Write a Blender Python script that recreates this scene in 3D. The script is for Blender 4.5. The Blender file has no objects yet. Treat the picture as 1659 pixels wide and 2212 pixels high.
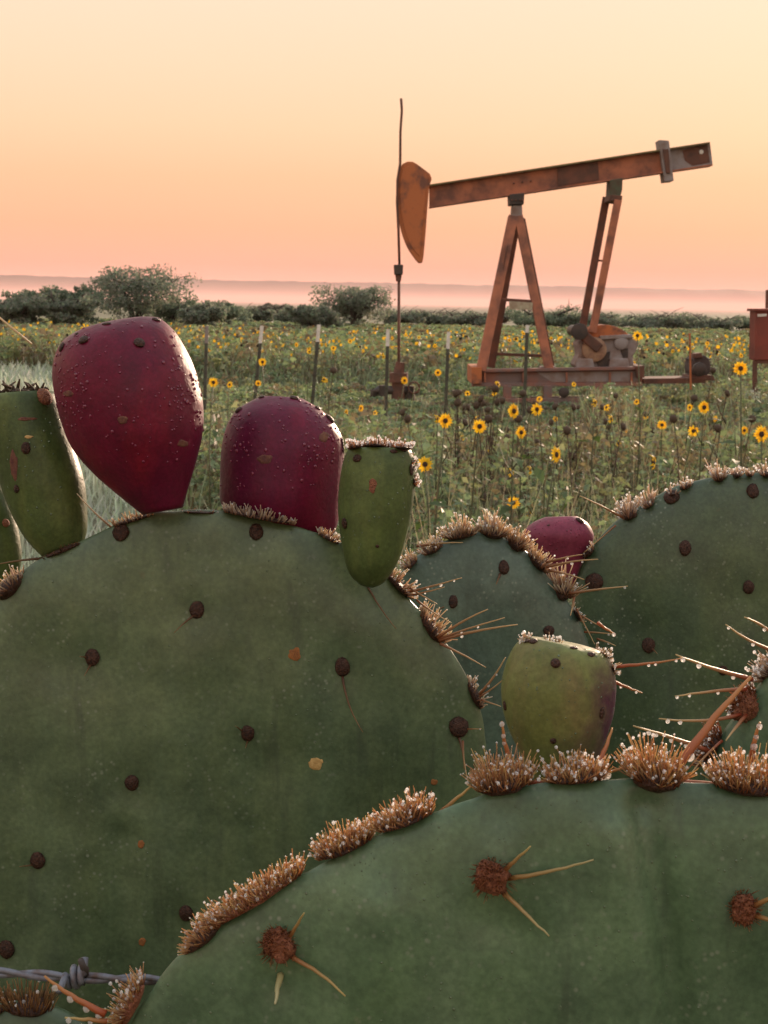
import bpy, math, random
import numpy as np
from mathutils import Vector, Matrix, noise
from mathutils.bvhtree import BVHTree

random.seed(7)
rng = np.random.default_rng(7)
SC = bpy.context.scene
COL = SC.collection
R = math.radians

# ------------------------------------------------------------------ camera
EYE = Vector((0, 0, 1.55))
KF, CX, CY = 3095.0, 829.5, 1106.0          # focal length and centre in the 1659 x 2212 frame
PITCH, ROLL = R(8.29), R(0.95)
CM = Matrix.Rotation(math.pi/2 - PITCH, 3, 'X') @ Matrix.Rotation(ROLL, 3, 'Z')
cd = bpy.data.cameras.new('camera'); cam = bpy.data.objects.new('camera', cd); COL.objects.link(cam)
cam.matrix_world = Matrix.Translation(EYE) @ CM.to_4x4()
cd.sensor_fit = 'HORIZONTAL'; cd.sensor_width = 36.0
cd.lens = 36.0 * KF / 1659.0
cd.clip_start = 0.02; cd.clip_end = 20000
cd.dof.use_dof = True; cd.dof.focus_distance = 0.66
cd.dof.aperture_fstop = cd.lens / 0.75       # 0.75 mm entrance pupil: a small phone lens
SC.camera = cam

# ------------------------------------------------------------------ sky and sun
SUN_AZ, SUN_EL = R(24), R(10)                 # to the right of the view direction, low, behind the cactus
w = bpy.data.worlds.new('World'); SC.world = w; w.use_nodes = True
nt = w.node_tree; N, L = nt.nodes, nt.links
for n in list(N): N.remove(n)
out = N.new('ShaderNodeOutputWorld'); bg = N.new('ShaderNodeBackground'); bg.inputs['Strength'].default_value = 0.1
sky = N.new('ShaderNodeTexSky'); sky.sky_type = 'NISHITA'; sky.sun_disc = False
sky.sun_elevation = SUN_EL; sky.sun_rotation = SUN_AZ; sky.dust_density = 4.0; sky.ozone_density = 1.5; sky.air_density = 1.2
tc = N.new('ShaderNodeTexCoord'); sp = N.new('ShaderNodeSeparateXYZ'); L.new(tc.outputs['Generated'], sp.inputs[0])
mr = N.new('ShaderNodeMapRange'); mr.inputs[1].default_value = 0.0; mr.inputs[2].default_value = 1.0
pw = N.new('ShaderNodeMath'); pw.operation = 'POWER'; pw.inputs[1].default_value = 0.5
L.new(sp.outputs['Z'], mr.inputs[0]); L.new(mr.outputs[0], pw.inputs[0])
ramp = N.new('ShaderNodeValToRGB'); L.new(pw.outputs[0], ramp.inputs[0])
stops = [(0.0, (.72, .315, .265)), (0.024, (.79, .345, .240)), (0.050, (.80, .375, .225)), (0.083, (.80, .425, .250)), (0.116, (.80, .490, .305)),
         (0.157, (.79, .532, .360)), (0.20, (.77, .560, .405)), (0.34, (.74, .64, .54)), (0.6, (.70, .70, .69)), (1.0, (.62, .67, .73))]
el = ramp.color_ramp.elements
while len(el) < len(stops): el.new(0.5)
for e, (p, c) in zip(el, stops): e.position = math.sqrt(p); e.color = (*c, 1)
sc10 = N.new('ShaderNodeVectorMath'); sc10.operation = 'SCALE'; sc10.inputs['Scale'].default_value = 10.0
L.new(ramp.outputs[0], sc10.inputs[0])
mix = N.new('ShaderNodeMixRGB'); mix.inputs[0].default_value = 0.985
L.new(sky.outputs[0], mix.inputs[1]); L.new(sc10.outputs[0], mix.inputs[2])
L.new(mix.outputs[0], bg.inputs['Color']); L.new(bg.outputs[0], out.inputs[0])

sl = bpy.data.lights.new('sun', 'SUN'); sl.energy = 4.0; sl.angle = R(2); sl.color = (1.0, .72, .52)
so = bpy.data.objects.new('sun', sl); COL.objects.link(so)
sdir = Vector((math.sin(SUN_AZ)*math.cos(SUN_EL), math.cos(SUN_AZ)*math.cos(SUN_EL), math.sin(SUN_EL)))
so.rotation_euler = sdir.to_track_quat('Z', 'Y').to_euler(); so.location = (0, 0, 30)

vs = SC.view_settings; vs.view_transform = 'Standard'; vs.look = 'None'; vs.gamma = 1; vs.exposure = 0.52; vs.use_curve_mapping = False
cy = SC.cycles
cy.use_denoising = True; cy.max_bounces = 8; cy.transparent_max_bounces = 8; cy.volume_bounces = 2
cy.use_adaptive_sampling = True; cy.adaptive_threshold = 0.015; cy.caustics_reflective = True; cy.caustics_refractive = True

# ------------------------------------------------------------------ helpers
def c2w(v): return EYE + CM @ Vector(v)
def pd(px, py, d):                            # point seen at (px, py) at depth d along the view axis
    return c2w(((px-CX)/KF*d, (CY-py)/KF*d, -d))
def raydir(px, py): return (CM @ Vector(((px-CX)/KF, (CY-py)/KF, -1))).normalized()
def py_(px, py, Y):                           # point seen at (px, py) on the upright plane y = Y
    r = raydir(px, py); return EYE + r*(Y/r.y)
def ph(px, py, h):
    r = raydir(px, py); t = (h-EYE.z)/r.z; return EYE + r*t

def tag(o, label=None, cat=None, group=None, kind=None):
    if label: o['label'] = label
    if cat: o['category'] = cat
    if group: o['group'] = group
    if kind: o['kind'] = kind
    return o
def empty(name, loc):
    o = bpy.data.objects.new(name, None); COL.objects.link(o); o.location = loc; o.empty_display_size = 0.1
    return o
def wloc(o):
    v = Vector((0, 0, 0))
    while o is not None: v += o.location; o = o.parent
    return v
def mesh(name, V, F, smooth=True, tint=None, mats=None):
    me = bpy.data.meshes.new(name)
    V = np.asarray(V, dtype=np.float32).reshape(-1, 3)
    if isinstance(F, np.ndarray):
        m, k = F.shape
        me.vertices.add(len(V)); me.vertices.foreach_set('co', V.ravel())
        me.loops.add(m*k); me.loops.foreach_set('vertex_index', F.astype(np.int32).ravel())
        me.polygons.add(m); me.polygons.foreach_set('loop_start', np.arange(0, m*k, k, dtype=np.int32))
        me.polygons.foreach_set('loop_total', np.full(m, k, dtype=np.int32))
        me.update(calc_edges=True); me.validate()
    else:
        me.from_pydata([tuple(v) for v in V.tolist()], [], F); me.update()
    if smooth: me.polygons.foreach_set('use_smooth', np.ones(len(me.polygons), dtype=bool))
    if tint is not None:
        a = me.color_attributes.new('tint', 'FLOAT_COLOR', 'POINT')
        t = np.ones((len(V), 4), dtype=np.float32); t[:, :3] = np.asarray(tint, dtype=np.float32).reshape(-1, 3) if np.ndim(tint) > 1 else tint
        a.data.foreach_set('color', t.ravel())
    return me
def obj(name, V, F, mat, parent=None, smooth=True, tint=None):
    """V in world space; the object sits at the origin of its parent"""
    V = np.asarray([tuple(v) for v in V] if not isinstance(V, np.ndarray) else V, dtype=np.float64).reshape(-1, 3)
    if parent is not None: V = V - np.array(wloc(parent))
    me = mesh(name, V, F, smooth, tint)
    o = bpy.data.objects.new(name, me); COL.objects.link(o)
    if mat: me.materials.append(mat)
    if parent is not None: o.parent = parent
    return o

class MB:
    """collects shapes into one mesh"""
    def __init__(s): s.V = []; s.F = []; s.T = []
    def add(s, V, F, t=None):
        b = len(s.V); s.V += [Vector(v) for v in V]; s.F += [tuple(i+b for i in f) for f in F]
        s.T += [t if t is not None else (1, 1, 1)]*len(V)
    def tube(s, pts, rad, k=6, t0=None, t1=None, cap=True):
        pts = [Vector(p) for p in pts]; n = len(pts); b = len(s.V)
        rad = rad if hasattr(rad, '__len__') else [rad]*n
        up = Vector((.13, .21, .97))
        for i, p in enumerate(pts):
            d = (pts[min(i+1, n-1)]-pts[max(i-1, 0)]).normalized()
            a = d.cross(up)
            if a.length < 1e-4: a = d.cross(Vector((1, 0, 0)))
            a.normalize(); c = d.cross(a)
            f = i/(n-1)
            for j in range(k):
                an = 2*math.pi*j/k
                s.V.append(p + (a*math.cos(an)+c*math.sin(an))*rad[i])
                s.T.append(tuple(x+(y-x)*f for x, y in zip(t0, t1)) if t0 else (1, 1, 1))
        for i in range(n-1):
            for j in range(k):
                s.F.append((b+i*k+j, b+i*k+(j+1) % k, b+(i+1)*k+(j+1) % k, b+(i+1)*k+j))
        if cap:
            s.F.append(tuple(b+j for j in range(k))[::-1]); s.F.append(tuple(b+(n-1)*k+j for j in range(k)))
    def prism(s, poly, dv):                   # poly: world points, extruded by dv
        n = len(poly); poly = [Vector(p) for p in poly]; dv = Vector(dv)
        V = poly + [p+dv for p in poly]
        F = [tuple(range(n)), tuple(range(2*n-1, n-1, -1))] + [(i, i+n, (i+1) % n+n, (i+1) % n) for i in range(n)]
        s.add(V, F)
    def ball(s, c, rx, ry=None, rz=None, rot=None, u=8, v=6, t=None):
        ry = ry or rx; rz = rz or rx; V = [Vector((0, 0, -rz))]; F = []
        for i in range(1, v):
            th = math.pi*i/v
            for j in range(u):
                ph_ = 2*math.pi*j/u
                V.append(Vector((rx*math.sin(th)*math.cos(ph_), ry*math.sin(th)*math.sin(ph_), -rz*math.cos(th))))
        V.append(Vector((0, 0, rz))); e = len(V)-1
        for j in range(u):
            F.append((0, 1+(j+1) % u, 1+j)); F.append((e, 1+(v-2)*u+j, 1+(v-2)*u+(j+1) % u))
            for i in range(v-2):
                F.append((1+i*u+j, 1+i*u+(j+1) % u, 1+(i+1)*u+(j+1) % u, 1+(i+1)*u+j))
        c = Vector(c)
        s.add([(rot @ p if rot else p)+c for p in V], F, t)
    def build(s, name, mat, parent=None, smooth=True, tint=False):
        return obj(name, s.V, s.F, mat, parent, smooth, np.array(s.T) if tint else None)

def bevel(o, wd, seg=2):
    m = o.modifiers.new('bevel', 'BEVEL'); m.width = wd; m.segments = seg; m.limit_method = 'ANGLE'
    return o
def spl(pts, n, closed=True):
    """Catmull-Rom through 2-D or 3-D points, evenly sampled"""
    P = np.array(pts, dtype=float); m = len(P); outp = []
    segs = m if closed else m-1
    for i in range(segs):
        if closed: p = [P[(i+k-1) % m] for k in range(4)]
        else: p = [P[max(0, min(m-1, i+k-1))] for k in range(4)]
        for t in np.linspace(0, 1, 24, endpoint=False):
            outp.append(0.5*((2*p[1])+(-p[0]+p[2])*t+(2*p[0]-5*p[1]+4*p[2]-p[3])*t*t+(-p[0]+3*p[1]-3*p[2]+p[3])*t**3))
    if closed: outp.append(outp[0])
    else: outp.append(P[-1])
    Q = np.array(outp); s = np.r_[0, np.cumsum(np.linalg.norm(np.diff(Q, axis=0), axis=1))]
    u = np.linspace(0, s[-1], n, endpoint=not closed)
    return np.stack([np.interp(u, s, Q[:, k]) for k in range(Q.shape[1])], axis=1)

# ------------------------------------------------------------------ materials
def newmat(name):
    m = bpy.data.materials.new(name); m.use_nodes = True
    return m, m.node_tree, m.node_tree.nodes['Principled BSDF']
def noise_col(nt, c1, c2, scale, detail=4, lo=.35, hi=.65, coord='Object', mid=None, rough=.6, stretch=None):
    tc = nt.nodes.new('ShaderNodeTexCoord'); tx = nt.nodes.new('ShaderNodeTexNoise'); tx.inputs['Scale'].default_value = scale
    tx.inputs['Detail'].default_value = detail; tx.inputs['Roughness'].default_value = rough
    src = tc.outputs[coord]
    if stretch:
        mp = nt.nodes.new('ShaderNodeMapping'); mp.inputs['Scale'].default_value = stretch; nt.links.new(src, mp.inputs[0]); src = mp.outputs[0]
    nt.links.new(src, tx.inputs['Vector'])
    cr = nt.nodes.new('ShaderNodeValToRGB'); cr.color_ramp.elements[0].position = lo; cr.color_ramp.elements[1].position = hi
    cr.color_ramp.elements[0].color = (*c1, 1); cr.color_ramp.elements[1].color = (*c2, 1)
    if mid:
        e = cr.color_ramp.elements.new((lo+hi)/2); e.color = (*mid, 1)
    nt.links.new(tx.outputs['Fac'], cr.inputs[0])
    return cr.outputs[0], tx
def mixc(nt, a, b, fac, mode='MIX'):
    m = nt.nodes.new('ShaderNodeMixRGB'); m.blend_type = mode
    for i, v in ((0, fac), (1, a), (2, b)):
        if isinstance(v, bpy.types.NodeSocket): nt.links.new(v, m.inputs[i])
        elif i == 0: m.inputs[0].default_value = v
        else: m.inputs[i].default_value = (*v, 1)
    return m.outputs[0]
def bump(nt, bs, scale, strength, dist, detail=3):
    tc = nt.nodes.new('ShaderNodeTexCoord'); tx = nt.nodes.new('ShaderNodeTexNoise'); tx.inputs['Scale'].default_value = scale; tx.inputs['Detail'].default_value = detail
    nt.links.new(tc.outputs['Object'], tx.inputs['Vector'])
    b = nt.nodes.new('ShaderNodeBump'); b.inputs['Strength'].default_value = strength; b.inputs['Distance'].default_value = dist
    nt.links.new(tx.outputs['Fac'], b.inputs['Height']); nt.links.new(b.outputs[0], bs.inputs['Normal'])
    return b
def simple(name, col, rough=.6, metal=0.0, c2=None, scale=20, bmp=None, lo=.35, hi=.65, detail=4, spec=.5):
    m, nt, bs = newmat(name)
    bs.inputs['Roughness'].default_value = rough; bs.inputs['Metallic'].default_value = metal
    bs.inputs['Specular IOR Level'].default_value = spec
    if c2 is None: c2 = tuple(x*.7 for x in col)
    o, _ = noise_col(nt, col, c2, scale, detail, lo, hi); nt.links.new(o, bs.inputs['Base Color'])
    if bmp: bump(nt, bs, *bmp)
    return m
def tinted(name, trans=.35, rough=.6, tcol=None, spec=.25):
    """colour from the mesh's own hue attribute, part of the light passes through"""
    m, nt, bs = newmat(name)
    at = nt.nodes.new('ShaderNodeAttribute'); at.attribute_name = 'tint'
    nt.links.new(at.outputs['Color'], bs.inputs['Base Color']); bs.inputs['Roughness'].default_value = rough
    bs.inputs['Specular IOR Level'].default_value = spec
    if trans > 0:
        tr = nt.nodes.new('ShaderNodeBsdfTranslucent'); mx = nt.nodes.new('ShaderNodeMixShader'); mx.inputs[0].default_value = trans
        tc_ = mixc(nt, at.outputs['Color'], tcol or (1, 1, 1), 1.0, 'MULTIPLY')
        nt.links.new(tc_, tr.inputs[0]); nt.links.new(bs.outputs[0], mx.inputs[1]); nt.links.new(tr.outputs[0], mx.inputs[2])
        nt.links.new(mx.outputs[0], nt.nodes['Material Output'].inputs['Surface'])
    return m
def pad_mat(name, c1, c2, c3, seed=0.0):
    m, nt, bs = newmat(name)
    def ns(*a, **k):
        o, t = noise_col(nt, *a, **k); t.noise_dimensions = '4D'; t.inputs['W'].default_value = seed+len(nt.nodes)*.37; return o
    a = ns(c1, c2, 11, 6, .34, .64)
    b = mixc(nt, a, c3, ns((0, 0, 0), (1, 1, 1), 26, 5, .42, .70, stretch=(1.7, 1.7, .4)))
    b = mixc(nt, b, ns((.62, .66, .62), (1.28, 1.24, 1.16), 42, 5, .34, .68, rough=.68), 1.0, 'MULTIPLY')
    b = mixc(nt, b, ns((.82, .84, .82), (1.16, 1.15, 1.14), 520, 3, .35, .68), 1.0, 'MULTIPLY')
    vt = nt.nodes.new('ShaderNodeTexVoronoi'); vt.inputs['Scale'].default_value = 330; tcv = nt.nodes.new('ShaderNodeTexCoord'); nt.links.new(tcv.outputs['Object'], vt.inputs['Vector'])
    vr = nt.nodes.new('ShaderNodeMapRange'); vr.inputs[1].default_value = .30; vr.inputs[2].default_value = .12; nt.links.new(vt.outputs['Distance'], vr.inputs[0])
    vm = mixc(nt, vr.outputs[0], ns((0, 0, 0), (.8, .8, .8), 45, 4, .48, .66), 1.0, 'MULTIPLY')
    b = mixc(nt, b, (.19, .22, .16), vm)                                                       # pale waxy stipple in patches
    b = mixc(nt, b, (.15, .175, .13), ns((0, 0, 0), (.55, .55, .55), 210, 3, .66, .76))      # pale waxy flecks
    b = mixc(nt, b, (.035, .05, .032), ns((0, 0, 0), (.55, .55, .55), 70, 4, .56, .74, stretch=(2.2, 2.2, .22)))   # dark run marks
    b = mixc(nt, b, (.022, .028, .018), ns((0, 0, 0), (.75, .75, .75), 330, 3, .72, .78))    # dark pores
    b = mixc(nt, b, (.17, .10, .045), ns((0, 0, 0), (.35, .35, .35), 60, 3, .70, .80))       # corky rub marks
    nt.links.new(b, bs.inputs['Base Color'])
    nt.links.new(ns((.40, .40, .40), (.66, .66, .66), 60, 4, .3, .7), bs.inputs['Roughness']); bs.inputs['Specular IOR Level'].default_value = .36
    bs.inputs['Sheen Weight'].default_value = .02; bs.inputs['Sheen Roughness'].default_value = .35; bs.inputs['Sheen Tint'].default_value = (.85, .93, 1, 1)
    bs.inputs['Coat Weight'].default_value = .38; bs.inputs['Coat Roughness'].default_value = .26
    b1 = bump(nt, bs, 55, .40, .0022, 6)
    b2 = bump(nt, bs, 420, .30, .0005, 2); nt.links.new(b1.outputs[0], b2.inputs['Normal'])
    return m
def fruit_mat(name, c1, c2, c3, seed=0., bloom=.12, rough=.42, blush=None):
    m, nt, bs = newmat(name)
    def ns(*a, **k):
        o, t = noise_col(nt, *a, **k); t.noise_dimensions = '4D'; t.inputs['W'].default_value = seed+len(nt.nodes)*.37; return o
    b = mixc(nt, ns(c1, c2, 24, 6, .34, .64, stretch=(1, 1, .5)), c3, ns((0, 0, 0), (1, 1, 1), 46, 4, .48, .70, stretch=(1.5, 1.5, .4)))
    if blush:                                  # ripening colour on one flank
        tc = nt.nodes.new('ShaderNodeTexCoord'); sx = nt.nodes.new('ShaderNodeSeparateXYZ'); nt.links.new(tc.outputs['Generated'], sx.inputs[0])
        q = nt.nodes.new('ShaderNodeMath'); q.operation = 'MULTIPLY_ADD'; q.inputs[1].default_value = -.55; nt.links.new(sx.outputs['Z'], q.inputs[0]); nt.links.new(sx.outputs['X'], q.inputs[2])
        q2 = nt.nodes.new('ShaderNodeMath'); q2.operation = 'MULTIPLY_ADD'; q2.inputs[1].default_value = .5; nt.links.new(ns((0, 0, 0), (1, 1, 1), 60, 4, .3, .7), q2.inputs[0]); nt.links.new(q.outputs[0], q2.inputs[2])
        mr = nt.nodes.new('ShaderNodeMapRange'); mr.inputs[1].default_value = .50; mr.inputs[2].default_value = .95; nt.links.new(q2.outputs[0], mr.inputs[0])
        b = mixc(nt, b, blush, mr.outputs[0])
    b = mixc(nt, b, ns((.78, .78, .78), (1.18, 1.18, 1.18), 90, 5, .32, .68), 1.0, 'MULTIPLY')
    b = mixc(nt, b, ns((.85, .85, .85), (1.15, 1.15, 1.15), 650, 2, .35, .68), 1.0, 'MULTIPLY')
    b = mixc(nt, b, tuple(min(.5, x*1.6+.05) for x in c1), ns((0, 0, 0), (.5, .5, .5), 260, 3, .68, .76))
    nt.links.new(b, bs.inputs['Base Color'])
    nt.links.new(ns((rough-.12,)*3, (rough+.16,)*3, 90, 4, .3, .7), bs.inputs['Roughness'])
    bs.inputs['Specular IOR Level'].default_value = .24; bs.inputs['Sheen Weight'].default_value = bloom*.25; bs.inputs['Sheen Roughness'].default_value = .3; bs.inputs['Sheen Tint'].default_value = (.75, .82, 1, 1)
    b1 = bump(nt, bs, 90, .16, .0020, 3)
    b2 = bump(nt, bs, 420, .30, .0006, 2); nt.links.new(b1.outputs[0], b2.inputs['Normal'])
    return m

M = {}
M['pad_olive'] = pad_mat('pad_olive', (.067, .102, .050), (.103, .140, .069), (.082, .124, .068), 1)
M['pad_green'] = pad_mat('pad_green', (.056, .106, .056), (.082, .143, .075), (.096, .154, .090), 4)
M['pad_blue'] = pad_mat('pad_blue', (.058, .098, .078), (.086, .132, .102), (.068, .108, .080), 7)
M['pad_deep'] = pad_mat('pad_deep', (.046, .076, .036), (.070, .104, .048), (.050, .082, .048), 9)
M['fruit_red'] = fruit_mat('fruit_red', (.125, .004, .022), (.085, .004, .022), (.155, .006, .020), 1, .16, .46)
M['fruit_wine'] = fruit_mat('fruit_wine', (.115, .005, .027), (.080, .004, .027), (.145, .006, .026), 6, .18, .46)
M['fruit_green'] = fruit_mat('fruit_green', (.074, .104, .030), (.046, .068, .025), (.115, .140, .040), 3, .12, .42)
M['fruit_unripe'] = fruit_mat('fruit_unripe', (.135, .15, .045), (.095, .11, .042), (.17, .13, .055), 8, .12, .45, (.075, .025, .045))
M['fruit_dusk'] = fruit_mat('fruit_dusk', (.20, .030, .060), (.13, .020, .045), (.22, .04, .07), 2, .3, .5)
M['areole'] = simple('areole', (.020, .009, .006), .45, c2=(.075, .032, .020), scale=900, bmp=(1500, .8, .0012), spec=.25)
M['areole_red'] = simple('areole_red', (.16, .045, .022), .75, c2=(.30, .11, .05), scale=900, bmp=(1300, 1, .0016))
M['scar'] = simple('scar', (.15, .06, .03), .8, c2=(.085, .022, .02), scale=400, bmp=(700, .6, .0006))
M['scar_orange'] = simple('scar_orange', (.30, .11, .025), .8, c2=(.20, .075, .02), scale=500, bmp=(700, .6, .0006))
M['scar_pale'] = simple('scar_pale', (.55, .36, .14), .8, c2=(.38, .22, .07), scale=500, bmp=(700, .6, .0006))
M['bristle'] = tinted('bristle', .68, .35, (1.0, .85, .65), .6)
M['spine'] = tinted('spine', .30, .42, None, .5)
m, nt_, bs = newmat('water_white_glint'); bs.inputs['Base Color'].default_value = (1, 1, 1, 1); bs.inputs['Roughness'].default_value = .06
bs.inputs['Transmission Weight'].default_value = 1.0; bs.inputs['IOR'].default_value = 1.33; M['water_white_glint'] = m
tr_ = nt_.nodes.new('ShaderNodeBsdfTranslucent'); tr_.inputs[0].default_value = (.97, .97, .97, 1); df_ = nt_.nodes.new('ShaderNodeBsdfDiffuse'); df_.inputs[0].default_value = (.95, .95, .95, 1)
mx1 = nt_.nodes.new('ShaderNodeMixShader'); mx1.inputs[0].default_value = .3; nt_.links.new(tr_.outputs[0], mx1.inputs[1]); nt_.links.new(df_.outputs[0], mx1.inputs[2])
mx2 = nt_.nodes.new('ShaderNodeMixShader'); mx2.inputs[0].default_value = .55; nt_.links.new(bs.outputs[0], mx2.inputs[1]); nt_.links.new(mx1.outputs[0], mx2.inputs[2])  # white mixed into the clear drops paints in their bright sparkle
nt_.links.new(mx2.outputs[0], nt_.nodes['Material Output'].inputs['Surface'])
m, nt_, bs = newmat('bead_water'); bs.inputs['Roughness'].default_value = .04; bs.inputs['Transmission Weight'].default_value = 1.0; bs.inputs['IOR'].default_value = 1.33; M['bead'] = m
mx3 = nt_.nodes.new('ShaderNodeMixShader'); mx3.inputs[0].default_value = .06; df3 = nt_.nodes.new('ShaderNodeBsdfDiffuse'); df3.inputs[0].default_value = (.8, .82, .85, 1)
nt_.links.new(bs.outputs[0], mx3.inputs[1]); nt_.links.new(df3.outputs[0], mx3.inputs[2]); nt_.links.new(mx3.outputs[0], nt_.nodes['Material Output'].inputs['Surface'])
M['bead_red'] = simple('bead_red', (.16, .012, .04), .08, c2=(.12, .008, .032), scale=300, spec=.6)
M['bead_green'] = simple('bead_green', (.10, .14, .08), .08, c2=(.08, .11, .06), scale=300, spec=.6)
M['leaf'] = tinted('leaf', .45, .55, (1.0, 1.05, .75))
M['leaf_far'] = tinted('leaf_far', .55, .7)
M['grass'] = tinted('grass', .35, .5)
M['petal'] = tinted('petal', .45, .5, (1.0, .9, .5))
M['disc'] = simple('disc', (.030, .014, .008), .9, c2=(.075, .035, .015), scale=400, bmp=(900, 1, .002))
M['dry'] = simple('dry', (.050, .030, .019), .9, c2=(.10, .066, .04), scale=200, bmp=(500, .8, .002))
M['stem'] = simple('stem', (.075, .10, .04), .6, c2=(.07, .06, .03), scale=30)
M['bark'] = simple('bark', (.075, .058, .045), .9, c2=(.045, .035, .028), scale=9, bmp=(14, .7, .03))
M['rust'] = simple('rust', (.42, .150, .080), .8, c2=(.16, .070, .050), scale=2.6, bmp=(60, .5, .004), lo=.42, hi=.64, detail=9)
M['rust_orange'] = simple('rust_orange', (.44, .135, .045), .75, c2=(.17, .07, .045), scale=4.5, bmp=(60, .4, .004), lo=.50, hi=.66, detail=6)
M['rust_skid'] = simple('rust_skid', (.25, .105, .075), .8, c2=(.17, .12, .11), scale=3.5, bmp=(50, .4, .004), lo=.42, hi=.6, detail=7)
M['rust_dark_shade'] = simple('rust_dark_shade', (.085, .042, .030), .8, c2=(.16, .062, .038), scale=6, bmp=(60, .4, .004))  # dark rust; also carries the painted shade of the far legs
M['old_grey'] = simple('old_grey', (.27, .235, .23), .75, c2=(.20, .125, .095), scale=5, bmp=(40, .4, .004), lo=.42, hi=.68, detail=6)
M['flange'] = simple('flange', (.17, .135, .05), .8, c2=(.13, .075, .035), scale=6)
M['iron'] = simple('iron', (.045, .038, .036), .6, .3, c2=(.075, .05, .04), scale=12)
M['tank_red'] = simple('tank_red', (.23, .045, .028), .7, c2=(.15, .035, .024), scale=4, detail=7, bmp=(40, .3, .004))
M['post_green'] = simple('post_green', (.075, .080, .055), .75, c2=(.055, .045, .035), scale=14)
M['post_white'] = simple('post_white', (.74, .70, .66), .6, c2=(.60, .55, .50), scale=30)
M['galv'] = simple('galv', (.15, .155, .185), .5, .35, c2=(.11, .075, .07), scale=220, lo=.45, hi=.7, bmp=(600, .4, .0006))

# ------------------------------------------------------------------ ground, hills, haze
m, nt_, bs = newmat('soil')
a_, _ = noise_col(nt_, (.10, .085, .055), (.13, .145, .075), .35, 6, .35, .65)
b_, _ = noise_col(nt_, (.7, .7, .7), (1.25, 1.2, 1.1), 9, 5, .3, .7)
nt_.links.new(mixc(nt_, a_, b_, 1., 'MULTIPLY'), bs.inputs['Base Color']); bs.inputs['Roughness'].default_value = .95
bump(nt_, bs, 6, .6, .05)
G = 6000.
gx = np.r_[-G, -1500, -400, np.linspace(-120, 120, 41), 400, 1500, G]; gy = np.r_[-G, -800, -100, np.linspace(-20, 220, 41), 500, 1500, G]
gv = np.array([(x, y, 0.0) for y in gy for x in gx]); nxg = len(gx)
gf = np.array([(j*nxg+i, j*nxg+i+1, (j+1)*nxg+i+1, (j+1)*nxg+i) for j in range(len(gy)-1) for i in range(nxg-1)])
tag(obj('ground', gv, gf, m), kind='structure')

hm = simple('hill_wood', (.035, .026, .032), .95, c2=(.06, .06, .045), scale=.02)
V = []; nh = 420
for i in range(nh):
    x = -2200 + 4400*i/(nh-1)
    z = 44 + 1.6*noise.noise((x*.0013, 3.1, 0)) + 1.6*noise.noise((x*.012, 7.7, 0)) + 2.2*noise.noise((x*.06, 1.7, 0)) - .0035*x
    for k, (dy, f) in enumerate(((0, 0), (90, .45), (230, .93), (330, 1.0), (800, .75), (1500, 0))):
        V.append((x, 2700+dy+60*noise.noise((x*.002, k*.3, 5)), z*f + (2*noise.noise((x*.05, k, 2)) if 0 < f < 1 else 0) - .5))
Fh = np.array([(i*6+k, (i+1)*6+k, (i+1)*6+k+1, i*6+k+1) for i in range(nh-1) for k in range(5)])
tag(obj('hills', V, Fh, hm), kind='structure')

def vol_box(name, x0, x1, y0, y1, z0, z1, dens, col, aniso):
    vm = bpy.data.materials.new(name); vm.use_nodes = True; t = vm.node_tree
    t.nodes.remove(t.nodes['Principled BSDF'])
    pv = t.nodes.new('ShaderNodeVolumePrincipled'); pv.inputs['Density'].default_value = dens; pv.inputs['Color'].default_value = (*col, 1)
    pv.inputs['Anisotropy'].default_value = aniso; t.links.new(pv.outputs[0], t.nodes['Material Output'].inputs['Volume'])
    V = [(x, y, z) for z in (z0, z1) for y in (y0, y1) for x in (x0, x1)]
    F = [(0, 2, 3, 1), (4, 5, 7, 6), (0, 1, 5, 4), (2, 6, 7, 3), (0, 4, 6, 2), (1, 3, 7, 5)]
    return obj(name, V, F, vm, smooth=False)
tag(vol_box('haze', -6100, 6100, -6100, 6100, -2, 80, 0.5e-4, (1, .74, .68), .1), 'thin pale morning haze over the whole plain', 'haze', kind='stuff')
tag(vol_box('mist', -2150, 2150, 300, 2640, .02, 9, 1.5e-3, (1, .66, .62), .15), 'low pink ground mist lying in the valley before the ridge', 'mist', kind='stuff')

# ------------------------------------------------------------------ trees along the field's far edge
def leaf_quads(C, size, tint, nrm=None, elong=1.6):
    """kite-shaped folded leaves at centres C: returns verts, tri faces, tints"""
    n = len(C); d = rng.normal(size=(n, 3)); d /= np.linalg.norm(d, axis=1)[:, None]
    if nrm is not None: d = nrm
    s = rng.normal(size=(n, 3)); s -= (s*d).sum(1)[:, None]*d; s /= np.linalg.norm(s, axis=1)[:, None]
    u = np.cross(d, s); sz = size[:, None]
    V = np.stack([C-d*sz*.5, C+s*sz*.5/elong+u*sz*.10-d*sz*.05, C+d*sz*.55-u*sz*.06, C-s*sz*.5/elong+u*sz*.10-d*sz*.05], axis=1).reshape(-1, 3)
    i = np.arange(n)[:, None]*4
    F = np.concatenate([i+np.array([[0, 1, 2]]), i+np.array([[0, 2, 3]])], axis=0)
    return V, F, np.repeat(tint, 4, axis=0)
def hues(n, cols, jit=.2):
    c = np.array(cols)[rng.integers(0, len(cols), n)]
    return c*(1+rng.uniform(-jit, jit, (n, 1)))*(1+rng.uniform(-.06, .06, (n, 3)))

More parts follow.
